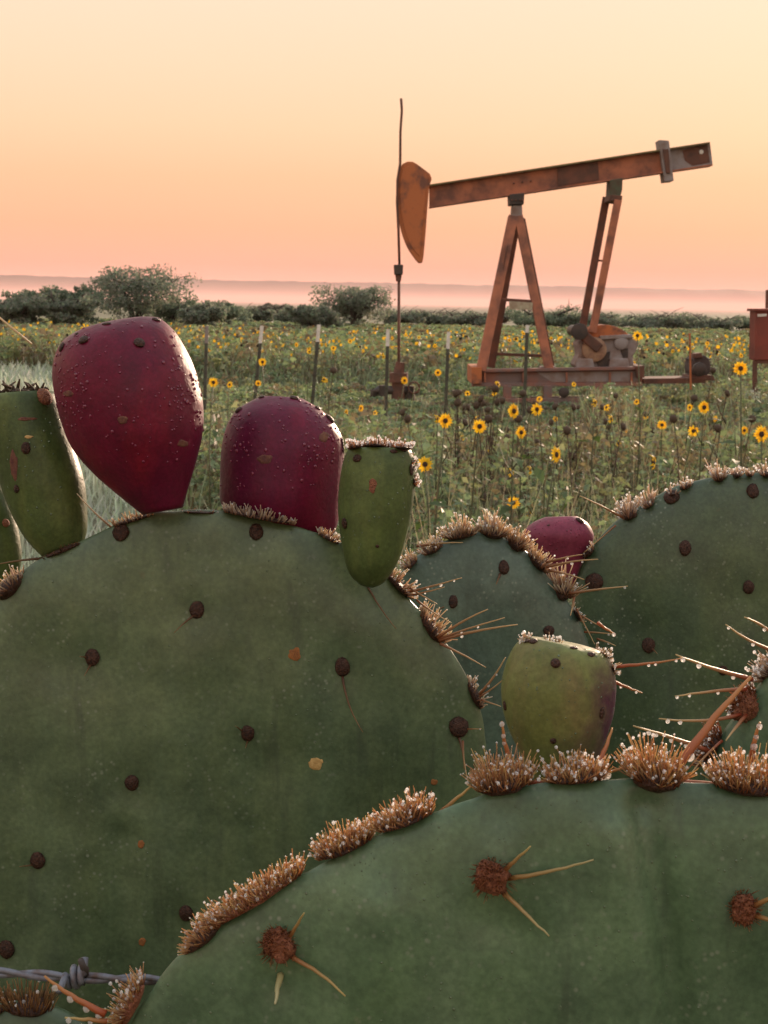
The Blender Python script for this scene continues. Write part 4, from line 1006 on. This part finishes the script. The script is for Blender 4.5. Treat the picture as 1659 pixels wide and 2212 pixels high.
padA, SA = make_pad(PA, outA, .0105, M['pad_olive'], ea, 1, 240, 60, dents=[(a_[0], a_[1]-4, 46, -.0011) for a_ in AR_A],
                    folds=[([(270, 1800), (250, 2000), (300, 2212)], 46, -.0026), ([(560, 1640), (590, 1800), (560, 2000)], 65, -.0024), ([(820, 1350), (860, 1500), (830, 1700)], 70, .0024), ([(120, 1500), (160, 1650)], 60, .0012), ([(400, 1450), (380, 1560)], 70, .0010)])
stack_below(ea, PA.at(420, 2440), ea.location, 1, M['pad_deep'])
dlA = []
for px, py, w_, h_ in AR_A:
    areole(SA, px, py, w_, h_, padA)
da = .625
dark = ((.10, .035, .016), (.25, .15, .065))
for a, b, wd, bn, cl in [((420, 1328), (376, 1367), 5, .02, dark), ((197, 1434), (182, 1460), 5, 0, dark), ((188, 1420), (172, 1418), 4, 0, dark), ((740, 1460), (784, 1582), 5.5, .06, dark), ((990, 1590), (1002, 1662), 6, -.05, dark),
                         ((792, 1262), (856, 1358), 5, .03, dark), ((255, 1150), (166, 1066), 5.5, -.03, ((.22, .08, .03), (.75, .62, .42))), ((250, 1165), (204, 1196), 5, 0, dark), ((92, 1206), (-10, 1220), 6, .02, dark),
                         ((92, 1208), (38, 1242), 6, 0, ((.24, .075, .025), (.42, .2, .08))), ((525, 1580), (508, 1568), 4, 0, dark), ((75, 1868), (42, 1872), 4, 0, dark), ((535, 1600), (530, 1616), 4, 0, dark)]:
    spine(a, b, da, da-.006, wd, padA, bn, cl, surf=None if a[1] < 1215 else SA)
for px, py, rx, ry, mt in [(637, 1413, 14, 15, 'scar_orange'), (682, 1650, 17, 13, 'scar_pale'), (305, 1825, 7, 10, 'scar_orange'), (307, 2035, 8, 10, 'scar_orange'), (640, 1412, 5, 5, 'scar'), (938, 1690, 8, 7, 'scar_orange')]:
    scar(SA, px, py, rx, ry, mt, padA)
gold = dict(base_c=(.30, .12, .05), tip_c=(.97, .84, .68), dsz=.75, thin=.62, wild=.8)
tuft(PA, (-5, 1290), (50, 1242), (-.6, -.8), 34, padA, dlA, 130, .006, 46, .08, **gold)
tuft(PA, (245, 1133), (330, 1108), (-.3, -1), 20, padA, dlA, 90, .004, 12, .12, **gold)
tuft(PA, (95, 1203), (175, 1170), (-.3, -.9), 10, padA, dlA, 60, .004, 14, 0, tone=.4)
tuft(PA, (485, 1100), (640, 1128), (.1, -1), 24, padA, dlA, 260, .006, 10, .05, back=.002, **gold)
tuft(PA, (690, 1150), (735, 1172), (.4, -1), 22, padA, dlA, 60, .005, 12, .3, **gold)
tuft(PA, (740, 1165), (772, 1195), (.6, -1), 12, padA, dlA, 30, .005, 12, .3, **gold)
tuft(PA, (838, 1240), (890, 1290), (.8, -.6), 32, padA, dlA, 110, .006, 20, .35, **gold)
tuft(PA, (910, 1325), (955, 1388), (.55, -.75), 42, padA, dlA, 150, .006, 34, .12, **gold)
tuft(PA, (1012, 1470), (1042, 1530), (.5, -.8), 26, padA, dlA, 60, .005, 26, .3, **gold)
tuft(PA, (395, 1103), (470, 1105), (0, -1), 8, padA, dlA, 40, .004, 8, .1)
ras = ((.22, .07, .025), (.60, .42, .20))
for a, b, wd, dr in [((945, 1378), (1054, 1316), 7, ()), ((948, 1380), (1090, 1334), 6, (.35, .6)), ((948, 1384), (1118, 1349), 8, (.3,)), ((950, 1390), (1050, 1442), 6, ()), ((885, 1278), (998, 1248), 6, (.35, .6, .85)),
                     ((890, 1285), (960, 1268), 5, (.4,)), ((900, 1296), (975, 1345), 5, (.15, .45)), ((1036, 1500), (1092, 1420), 7, (.3, .6)), ((1036, 1505), (1090, 1465), 5, (.3,)), ((1040, 1512), (1082, 1526), 5, ()),
                     ((885, 1270), (945, 1305), 5, (.2, .6)), ((1010, 1575), (1040, 1574), 4, (.9,)), ((1000, 1600), (1012, 1690), 5, (.7, .95))]:
    spine(a, b, .618, .612, wd, padA, random.uniform(-.04, .04), ras, dr, dlA)
# fruits
f1, S1 = make_fruit([((308, 1112), (395, 1096)), ((262, 1075), (406, 1055)), ((202, 1022), (421, 1005)), ((156, 965), (436, 945)), ((130, 895), (439, 888)), ((118, 835), (432, 838)), ((119, 785), (421, 798)), ((134, 745), (404, 760)), ((170, 718), (382, 722)), ((225, 699), (362, 700)), ((285, 688), (345, 687))], .605, M['fruit_red'], ea, .95, 1, .02, .012)
f1['label'] = 'tall ripe dark red fruit'
for px, py, w_, h_ in [(301, 741, 24, 24), (181, 735, 24, 22), (134, 750, 18, 22), (230, 700, 22, 12), (338, 691, 22, 14), (424, 802, 12, 16), (165, 722, 10, 10)]: areole(S1, px, py, w_, h_, f1)
for px, py, rx, ry in [(265, 908, 13, 10), (147, 850, 12, 7), (395, 958, 11, 8)]: scar(S1, px, py, rx, ry, 'scar', f1)
bead(S1, (115, 690, 440, 1000), 300, f1, 1.5, 4.6, lambda x, y: .95 if (x < 190 or x > 370) and y < 930 else .14, 'bead_red')
f2, S2 = make_fruit([((640, 1175), (712, 1172)), ((545, 1150), (728, 1135)), ((484, 1098), (735, 1078)), ((475, 1035), (741, 1015)), ((480, 960), (742, 962)), ((497, 907), (728, 922)), ((520, 880), (698, 888)), ((562, 857), (655, 862))], .640, M['fruit_wine'], ea, .92, 5, .02, .012)
f2['label'] = 'shorter ripe wine red fruit in the middle of the rim'
for px, py, w_, h_ in [(516, 886, 22, 18), (636, 860, 22, 16), (686, 882, 18, 14), (712, 905, 20, 26), (740, 962, 10, 40), (565, 858, 16, 12)]: areole(S2, px, py, w_, h_, f2)
for px, py, rx, ry in [(571, 991, 17, 11), (700, 944, 12, 12)]: scar(S2, px, py, rx, ry, 'scar', f2)
bead(S2, (475, 855, 742, 1060), 200, f2, 1.4, 4.2, lambda x, y: .95 if (x < 530 or x > 660) and y < 1000 else .14, 'bead_red')
dl = []; 
f3, S3 = make_fruit([((798, 1269), (808, 1269)), ((776, 1262), (832, 1256)), ((751, 1232), (861, 1212)), ((736, 1165), (882, 1145)), ((730, 1090), (893, 1082)), ((735, 1030), (897, 1020)), ((744, 988), (893, 986)), ((754, 968), (886, 970))], .598, M['fruit_green'], ea, .9, 9, .015, .010)
f3['label'] = 'upright green fruit with dew tipped bristles on its flat top'
for px, py, w_, h_ in [(772, 990, 22, 18), (745, 1130, 18, 24), (888, 1015, 14, 26), (872, 972, 20, 10), (815, 1180, 8, 8), (850, 975, 18, 10)]: areole(S3, px, py, w_, h_, f3)
P3 = Plane(815, 980, .598)
for a, b, o_ in [((752, 968), (785, 964), (-.1, -1)), ((785, 962), (840, 962), (0, -1)), ((845, 966), (886, 968), (.15, -1))]: tuft(P3, a, b, o_, 20, f3, dl, 80, .014, 12, .55, base_c=(.22, .09, .04), tip_c=(.7, .48, .32))
for a, b in [((889, 985), (894, 1015)), ((895, 1030), (897, 1050))]: tuft(P3, a, b, (1, -.5), 14, f3, dl, 26, .006, 10, .5, base_c=(.22, .09, .04), tip_c=(.7, .48, .32))
scar(S3, 805, 1050, 9, 16, 'areole_red', f3); drops_obj(dl, f3)
bead(S3, (730, 970, 897, 1200), 60, f3, 1, 2.6)
f4, S4 = make_fruit([((92, 1203), (180, 1174)), ((48, 1152), (188, 1132)), ((10, 1070), (183, 1052)), ((-14, 990), (166, 985)), ((-34, 920), (144, 920)), ((-40, 880), (130, 870)), ((-30, 858), (118, 846))], .627, M['fruit_green'], ea, .9, 12, .012, .010)
f4['label'] = 'green barrel shaped fruit partly hidden by the tall red fruit'
for px, py, w_, h_ in [(95, 858, 36, 40), (56, 968, 20, 26), (36, 1056, 14, 18)]: areole(S4, px, py, w_, h_, f4, 'areole_red' if px == 95 else 'areole')
for px, py, rx, ry, mt in [(30, 1005, 9, 34, 'scar'), (62, 944, 10, 4, 'scar_pale'), (58, 905, 22, 5, 'scar')]: scar(S4, px, py, rx, ry, mt, f4)
mb = MB()
for _ in range(60):
    c = pd(random.uniform(-10, 100), 848+random.uniform(-6, 10)-(random.random() < .3)*8, .627+random.uniform(-.012, .012)); v = Vector([random.uniform(-1, 1) for _ in range(3)])*.003; mb.tube([c, c+v, c+v*1.7], [.0008, .0007, .0003], 4)
mb.build('dried_flower_remnant', M['dry'], f4)
bead(S4, (0, 860, 180, 1160), 60, f4, 1, 2.8)
f5, S5 = make_fruit([((-12, 1262), (38, 1250)), ((-45, 1205), (46, 1195)), ((-75, 1125), (32, 1115)), ((-92, 1060), (8, 1050)), ((-90, 1040), (-5, 1032))], .655, M['fruit_green'], ea, .9, 15, .015)
f5['label'] = 'sliver of a green fruit at the very left edge'
areole(S5, 12, 1130, 18, 18, f5, 'areole_red')
drops_obj(dlA, padA); bead(SA, (0, 1110, 1040, 1900), 420, padA, .7, 2.2, lambda x, y: 1 if y < 1400 else .35)

# --- front pad, lower right
PB = Plane(1300, 2050, .43, -.06, -.12)
eb = empty('prickly_pear', Vector((.12, .44, 0)))
tag(eb, 'nearest green cactus pad in the lower right, its rim lined with orange dew tipped bristles', 'cactus')
outB = [(268, 2250), (338, 2122), (400, 2052), (500, 1985), (600, 1918), (700, 1864), (820, 1803), (935, 1757), (1040, 1717), (1160, 1694), (1280, 1686), (1380, 1684), (1490, 1690), (1600, 1701), (1720, 1735), (1900, 1830), (2060, 2000), (2150, 2250),
        (2120, 2600), (1900, 2950), (1500, 3150), (1050, 3150), (650, 2980), (360, 2700), (245, 2450)]
padB, SB = make_pad(PB, outB, .0095, M['pad_green'], eb, 4, 300, 70, dents=[(1070, 1900, 75, .0016), (1068, 1945, 62, -.0026), (612, 2045, 70, .0014), (612, 2092, 55, -.0024), (1606, 1962, 60, .0014), (1410, 1730, 40, -.0012), (1085, 1745, 40, -.0010)],
                    folds=[([(1385, 1740), (1410, 1850), (1445, 2010), (1470, 2250)], 34, -.0042), ([(1330, 1780), (1360, 2000), (1380, 2250)], 55, .0022), ([(820, 1950), (760, 2212)], 70, .0024), ([(1130, 2000), (1100, 2212)], 60, -.0022)])
stack_below(eb, PB.at(1300, 3100), eb.location, 2, M['pad_deep'])
dlB = []
for px, py, w_, h_ in [(1062, 1893, 84, 86), (603, 2038, 74, 80), (1606, 1962, 62, 76)]: areole(SB, px, py, w_, h_, padB, 'areole_red', rough=True, proud=.5)
lt = ((.30, .085, .025), (.55, .42, .16)); yl = ((.36, .18, .05), (.50, .42, .20))
db = .418
for a, b, wd, cl, bn in [((1082, 1888), (1146, 1828), 11, lt, 0), ((1098, 1898), (1282, 1857), 11, yl, .02), ((1085, 1925), (1186, 2022), 11, yl, 0), ((622, 2030), (657, 1972), 10, lt, 0), ((618, 2062), (746, 2152), 11, lt, -.05),
                         ((606, 2105), (594, 2168), 15, ((.45, .40, .18), (.55, .50, .28)), 0), ((1620, 1960), (1700, 1925), 13, lt, 0), ((1625, 1978), (1700, 1995), 12, lt, 0)]:
    spine(a, b, db, db-.010, wd, padB, bn, cl, surf=SB)
org = dict(base_c=(.26, .070, .020), tip_c=(.92, .62, .36), dsz=1.1)
for a, b, o_, ln, n_, th, cu, dn in [((1032, 1700), (1140, 1685), (-.12, -1), 92, 260, .0065, 46, .30), ((1180, 1680), (1305, 1672), (.05, -1), 62, 260, .006, 26, .30), ((1362, 1672), (1462, 1690), (-.1, -1), 105, 280, .0065, 58, .28),
                                     ((1542, 1688), (1690, 1706), (0, -1), 90, 300, .0065, 36, .28), ((818, 1790), (932, 1748), (-.25, -1), 62, 260, .0055, 22, .25), ((690, 1850), (800, 1805), (-.25, -1), 66, 260, .0055, 26, .25),
                                     ((455, 1998), (650, 1880), (-.5, -1), 58, 460, .0055, 26, .20), ((402, 2052), (475, 1992), (-.75, -.7), 48, 190, .005, 34, .16), ((258, 2215), (306, 2125), (-.7, -.8), 58, 200, .005, 34, .16)]:
    tuft(PB, a, b, o_, ln*.74, padB, dlB, n_, th, cu, dn, cmat='areole' if ln != 58 else 'areole_red', wild=.95, **org)
thick_ = ((.34, .065, .020), (.50, .24, .08))
for a, b, wd, dr, bn, d1 in [((1142, 1694), (1350, 1658), 16, (.62, .78, .82), .02, .425), ((1466, 1692), (1630, 1706), 16, (.72, .95), -.02, .43), ((1452, 1676), (1622, 1462), 24, (.10, .24), -.02, .45), ((940, 1765), (1028, 1690), 11, (.95,), 0, .43),
                         ((1106, 1660), (1084, 1558), 13, (.35, .6, .75, .98), -.03, .43), ((1292, 1650), (1322, 1572), 13, (.1, .3), .03, .44), ((1622, 1650), (1642, 1560), 15, (.1, .3, .5, .7, .95), -.03, .43), ((1700, 1690), (1660, 1600), 12, (.5,), 0, .43),
                         ((228, 2190), (96, 2108), 16, (.1, .3, .55, .8), -.04, .435), ((232, 2206), (140, 2198), 12, (.4, .9), 0, .43), ((1440, 1690), (1330, 1640), 7, (), .05, .44)]:
    spine(a, b, .432, d1, wd, padB, bn, thick_ if wd > 12 else lt, dr, dlB)
fu, SU = make_fruit([((1165, 1705), (1255, 1705)), ((1122, 1625), (1296, 1625)), ((1092, 1555), (1322, 1550)), ((1083, 1492), (1330, 1490)), ((1089, 1448), (1327, 1456)), ((1101, 1414), (1319, 1424)), ((1117, 1389), (1302, 1408)), ((1140, 1375), (1266, 1396))], .462, M['fruit_unripe'], eb, .85, 21, .02, .012)
fu['label'] = 'plump yellow green fruit blushing purple at its lower side'
for px, py, w_, h_ in [(1200, 1433, 22, 22), (1152, 1386, 20, 18), (1240, 1400, 22, 12), (1277, 1414, 22, 14), (1091, 1524, 14, 22), (1195, 1600, 14, 14), (1300, 1540, 14, 26)]: areole(SU, px, py, w_, h_, fu)
dlU = []
PU = Plane(1210, 1400, .462)
for a, b, o_ in [((1125, 1384), (1145, 1376), (-.3, -1)), ((1180, 1384), (1205, 1388), (0, -1)), ((1290, 1402), (1318, 1420), (.6, -.8)), ((1318, 1425), (1326, 1455), (1, -.4))]: tuft(PU, a, b, o_, 18, fu, dlU, 26, .006, 9, .5, base_c=(.3, .2, .1), tip_c=(.7, .62, .5))
for a, b, dr in [((1326, 1440), (1475, 1421), (.5, .6, .9)), ((1322, 1470), (1388, 1497), (.3, .8)), ((1290, 1345), (1330, 1370), (.9,))]: spine(a, b, .47, .47, 8, fu, .02, thick_, dr, dlU)
scar(SU, 1165, 1600, 26, 20, 'areole_red', fu) if False else None
drops_obj(dlU, fu); bead(SU, (1085, 1380, 1330, 1600), 70, fu, 1, 2.6)
drops_obj(dlB, padB); bead(SB, (300, 1690, 1659, 2212), 380, padB, .9, 3.0, lambda x, y: 1 if y < 1950 else .4)

# --- narrow bluish pad in the middle
PC = Plane(1080, 1350, .76, .12, -.05)
ec = empty('prickly_pear', Vector((.06, .80, 0)))
tag(ec, 'narrow blue green cactus pad in mid picture crowned with golden bristles', 'cactus')
outC = [(858, 1262), (885, 1212), (955, 1172), (1015, 1150), (1090, 1162), (1150, 1202), (1192, 1256), (1242, 1322), (1272, 1392), (1292, 1480), (1290, 1600), (1240, 1750), (1130, 1860), (980, 1860), (860, 1740), (810, 1560), (820, 1380)]
padC, SCc = make_pad(PC, outC, .010, M['pad_blue'], ec, 9, 140, 22)
stack_below(ec, PC.at(1060, 1850), ec.location, 3, M['pad_deep'])
dlC = []
for px, py, w_, h_ in [(1088, 1226, 24, 32), (979, 1300, 20, 30), (1185, 1362, 26, 22)]: areole(SCc, px, py, w_, h_, padC)
for a, b in [((1080, 1240), (1072, 1262)), ((974, 1306), (945, 1316))]: spine(a, b, .75, .745, 6, padC, 0, dark)
for a, b, o_, ln, n_, cu in [((868, 1232), (905, 1198), (-.6, -.8), 28, 90, 16), ((905, 1200), (962, 1170), (-.3, -1), 30, 130, 18), ((948, 1162), (1040, 1146), (-.15, -1), 40, 260, 24), ((1030, 1146), (1098, 1158), (.1, -1), 42, 240, 26), ((1090, 1160), (1135, 1192), (.3, -1), 46, 180, 34), ((1135, 1190), (1185, 1242), (.55, -.8), 36, 160, 26), ((1190, 1268), (1236, 1292), (0, -1), 58, 130, 44), ((1236, 1310), (1258, 1345), (.8, -.5), 20, 40, 12)]:
    a, b = ((a[0]*.84+b[0]*.16, a[1]*.84+b[1]*.16), (a[0]*.18+b[0]*.82, a[1]*.18+b[1]*.82))
    tuft(PC, a, b, o_, ln*.95, padC, dlC, n_, .008, cu, .22, **gold)
for a, b, wd, dr in [((1180, 1225), (1292, 1208), 7, (.5, .7)), ((1185, 1232), (1262, 1252), 6, (.4,)), ((1230, 1282), (1356, 1266), 7, (.95,)), ((1240, 1290), (1232, 1330), 6, ()), ((1262, 1365), (1328, 1370), 5, (.8, .97)), ((1255, 1330), (1300, 1355), 5, (.5,)), ((900, 1180), (1000, 1172), 6, (.3,)), ((1180, 1215), (1258, 1198), 6, (.6,)),
                     ((1245, 1315), (1285, 1392), 4, (.5,)), ((1290, 1380), (1330, 1395), 5, (.6,))]:
    spine(a, b, .75, .742, wd, padC, random.uniform(-.03, .03), ras, dr, dlC)
drops_obj(dlC, padC)

# --- broad dark pad at the right with the small purple fruit
PD_ = Plane(1500, 1350, .82, -.10, -.06)
ed = empty('prickly_pear', Vector((.22, .86, 0)))
tag(ed, 'broad dark cactus pad at the right with a small purple fruit at its shoulder', 'cactus')
outD = [(1238, 1290), (1255, 1225), (1292, 1164), (1345, 1116), (1400, 1082), (1455, 1052), (1510, 1037), (1565, 1026), (1640, 1020), (1740, 1035), (1850, 1100), (1930, 1230), (1960, 1420), (1900, 1650), (1760, 1820), (1560, 1880), (1380, 1820), (1270, 1660), (1225, 1470)]
padD, SD = make_pad(PD_, outD, .012, M['pad_deep'], ed, 13, 160, 24)
stack_below(ed, PD_.at(1580, 1870), ed.location, 4, M['pad_deep'])
dlD = []
for px, py, w_, h_ in [(1480, 1184, 26, 34), (1626, 1061, 26, 32), (1617, 1268, 24, 30), (1401, 1394, 28, 34), (1284, 1256, 40, 36), (1451, 1074, 34, 32), (1562, 1448, 20, 22), (1358, 1112, 40, 24)]: areole(SD, px, py, w_, h_, padD)
for a, b in [((1410, 1402), (1420, 1412)), ((1617, 1280), (1618, 1296))]: spine(a, b, .81, .805, 5, padD, 0, dark)
fl = dict(base_c=(.40, .20, .11), tip_c=(.98, .90, .80), dsz=.75, thin=.55, wild=.7)
for a, b, o_, ln, n_, cu in [((1256, 1206), (1288, 1172), (-.5, -.9), 20, 50, 18), ((1340, 1120), (1378, 1102), (-.1, -1), 44, 120, 26), ((1384, 1098), (1418, 1076), (-.2, -1), 40, 80, 18), ((1437, 1066), (1465, 1062), (0, -1), 26, 40, 12), ((1460, 1056), (1500, 1040), (0, -1), 28, 60, 18), ((1535, 1034), (1572, 1026), (-.1, -1), 38, 100, 24), ((1578, 1026), (1602, 1022), (0, -1), 24, 40, 18), ((1608, 1024), (1628, 1021), (0, -1), 20, 30, 16), ((1638, 1022), (1672, 1022), (0, -1), 34, 60, 22)]:
    a, b = ((a[0]*.85+b[0]*.15, a[1]*.85+b[1]*.15), (a[0]*.2+b[0]*.8, a[1]*.2+b[1]*.8))
    tuft(PD_, a, b, o_, ln*.85, padD, dlD, n_, .009, cu, .36, **fl)
spine((1345, 1118), (1252, 1071), .81, .80, 6, padD, .01, ras, (.1,), dlD); spine((1330, 1135), (1260, 1195), .81, .81, 4, padD, 0, ras)
fd, SF_ = make_fruit([((1188, 1272), (1240, 1268)), ((1162, 1228), (1256, 1222)), ((1136, 1182), (1276, 1182)), ((1130, 1152), (1282, 1156)), ((1150, 1130), (1269, 1130)), ((1178, 1117), (1246, 1115))], .83, M['fruit_dusk'], ed, .9, 31, .02, .012)
fd['label'] = 'small purple red fruit behind the golden bristles'
for px, py, w_, h_ in [(1165, 1121, 14, 10), (1252, 1125, 18, 20), (1215, 1112, 12, 8), (1155, 1174, 12, 16), (1185, 1135, 6, 6)]: areole(SF_, px, py, w_, h_, fd)
bead(SF_, (1130, 1110, 1282, 1220), 50, fd, 1, 2.6, None, 'bead_red')
drops_obj(dlD, padD); bead(SD, (1260, 1030, 1659, 1500), 160, padD, .6, 1.8)

# --- small pad at the right edge
PE = Plane(1700, 1600, .52, -.25, 0)
ee = empty('prickly_pear', Vector((.24, .54, 0)))
tag(ee, 'small cactus pad at the right edge bristling with long red brown spines', 'cactus')
outE = [(1700, 1395), (1660, 1432), (1638, 1478), (1592, 1538), (1558, 1588), (1532, 1650), (1522, 1720), (1560, 1840), (1660, 1910), (1780, 1880), (1860, 1760), (1870, 1600), (1820, 1450), (1760, 1395)]
padE, SE = make_pad(PE, outE, .010, M['pad_green'], ee, 17, 120, 20)
stack_below(ee, PE.at(1690, 1900), ee.location, 5, M['pad_deep'])
dlE = []
for px, py, w_, h_ in [(1616, 1528, 62, 78), (1655, 1720, 30, 40)]: areole(SE, px, py, w_, h_, padE, 'areole_red', rough=True, proud=.8)
rd = dict(base_c=(.15, .04, .02), tip_c=(.50, .26, .14))
tuft(PE, (1515, 1650), (1556, 1580), (-.6, -.6), 34, padE, dlE, 190, .007, 30, .25, **rd)
tuft(PE, (1590, 1545), (1630, 1490), (-.7, -.6), 30, padE, dlE, 120, .006, 26, .3, **rd)
tuft(PE, (1640, 1470), (1675, 1425), (-.7, -.6), 34, padE, dlE, 120, .006, 22, .4, base_c=(.3, .2, .14), tip_c=(.75, .66, .58))
rsp = ((.28, .045, .018), (.62, .46, .22))
for a, b, wd, dr in [((1625, 1468), (1460, 1414), 11, (.25, .7, .9)), ((1612, 1488), (1458, 1504), 9, (.4, .8, .97)), ((1600, 1543), (1424, 1552), 9, (.4, .75, .9)), ((1530, 1622), (1368, 1568), 11, (.3, .5, .7, .8)), ((1690, 1412), (1568, 1349), 9, (.5, .95)), ((1690, 1385), (1608, 1333), 9, (.5,)), ((1612, 1545), (1568, 1600), 9, ()), ((1540, 1660), (1490, 1640), 5, (.5,)), ((1560, 1600), (1480, 1690), 6, (.5, .9))]:
    spine(a, b, .515, .505, wd, padE, random.uniform(-.05, .05), rsp, dr, dlE)
drops_obj(dlE, padE)

# --- low pad in the lower left corner, under the wire
PF = Plane(60, 2300, .52, .1, -.1)
ef = empty('prickly_pear', Vector((-.16, .54, 0)))
tag(ef, 'dark cactus pad in the lower left corner below the barbed wire', 'cactus')
outF = [(-160, 2230), (-60, 2182), (20, 2164), (90, 2166), (170, 2200), (240, 2280), (260, 2420), (190, 2580), (40, 2640), (-120, 2560), (-200, 2380)]
padF, SFf = make_pad(PF, outF, .009, M['pad_deep'], ef, 23, 110, 18)
stack_below(ef, PF.at(40, 2620), ef.location, 6, M['pad_deep'])
dlF = []
tuft(PF, (15, 2172), (112, 2172), (0, -1), 46, padF, dlF, 130, .007, 34, .06, base_c=(.16, .06, .03), tip_c=(.50, .33, .16))
tuft(PF, (-40, 2190), (18, 2168), (-.3, -1), 40, padF, dlF, 60, .006, 20, .06, base_c=(.16, .06, .03), tip_c=(.50, .33, .16))
drops_obj(dlF, padF)

# ------------------------------------------------------------------ barbed wire: two twisted strands and a barb
DW = .475
ew = empty('barbed_wire', pd(160, 2110, DW)); tag(ew, 'twisted galvanised barbed wire with one barb crossing the lower left corner', 'wire')
ctrl = [(-420, 2085), (-100, 2096), (0, 2101), (80, 2106), (170, 2112), (260, 2114), (350, 2118), (520, 2128), (900, 2150), (1500, 2190)]
cl_ = spl(ctrl, 220, False)
upw, rtv, vw = CM @ Vector((0, 1, 0)), CM @ Vector((1, 0, 0)), CM @ Vector((0, 0, 1))
for ph0 in (0, math.pi):
    mb = MB(); pts = []
    for i, (x, y) in enumerate(cl_):
        d = DW+.012*(x > 300)*(x-300)/400; an = x*.030+ph0; r_ = .00085
        pts.append(pd(x, y, d)+upw*math.cos(an)*r_+vw*math.sin(an)*r_)
    mb.tube(pts, .00105, 8); mb.build('strand', M['galv'], ew)
c0 = pd(163, 2110, DW); mb = MB(); pts = []
for i in range(46):
    f = i/45; an = f*2*math.pi*2.2+1.0; pts.append(c0+rtv*((f-.5)*.0052)+upw*math.cos(an)*.0030+vw*math.sin(an)*.0030)
pts = [pts[0]+upw*-.004+vw*.006+rtv*-.001]+pts
pts += [pts[-1]+upw*.0035+rtv*.0006, c0+upw*.0070+rtv*.0036+vw*.002]
mb.tube(pts, .00115, 8); mb.build('barb', M['galv'], ew)
mb = MB(); mb.tube([c0+rtv*.0026+upw*-.002-vw*.002, c0+rtv*.0036+upw*.003+vw*.002, c0+rtv*.0024+upw*.0068+vw*.0035], [.0013, .0014, .0010], 8); mb.build('barb', M['iron'], ew)

# ------------------------------------------------------------------ dry stalk reaching in from the left
eg = empty('dry_stalk', Vector((-.33, .74, 0))); tag(eg, 'thin tan dry stalk reaching in at the left edge above the green fruit', 'stalk')
gp = [Vector((-.33, .74, 0)), Vector((-.36, .75, .6)), pd(-420, 1500, .75), pd(-380, 950, .74), pd(-260, 650, .73), pd(-110, 625, .715), pd(0, 686, .70), pd(68, 743, .69)]
gs = spl([tuple(p) for p in gp], 60, False)
mb = MB(); mb.tube([Vector(p) for p in gs], [.0016-.0011*i/59 for i in range(60)], 6, (.34, .24, .12), (.62, .46, .27)); mb.build('stem', M['spine'], eg, True, True)
mb = MB()
for i in range(40, 58, 3):
    p = Vector(gs[i]); mb.ball(p+Vector((0, 0, .001)), .0007, .0007, .0014, u=6, v=5, t=(.62, .46, .27))
mb.build('seed_husks', M['spine'], eg, True, True)
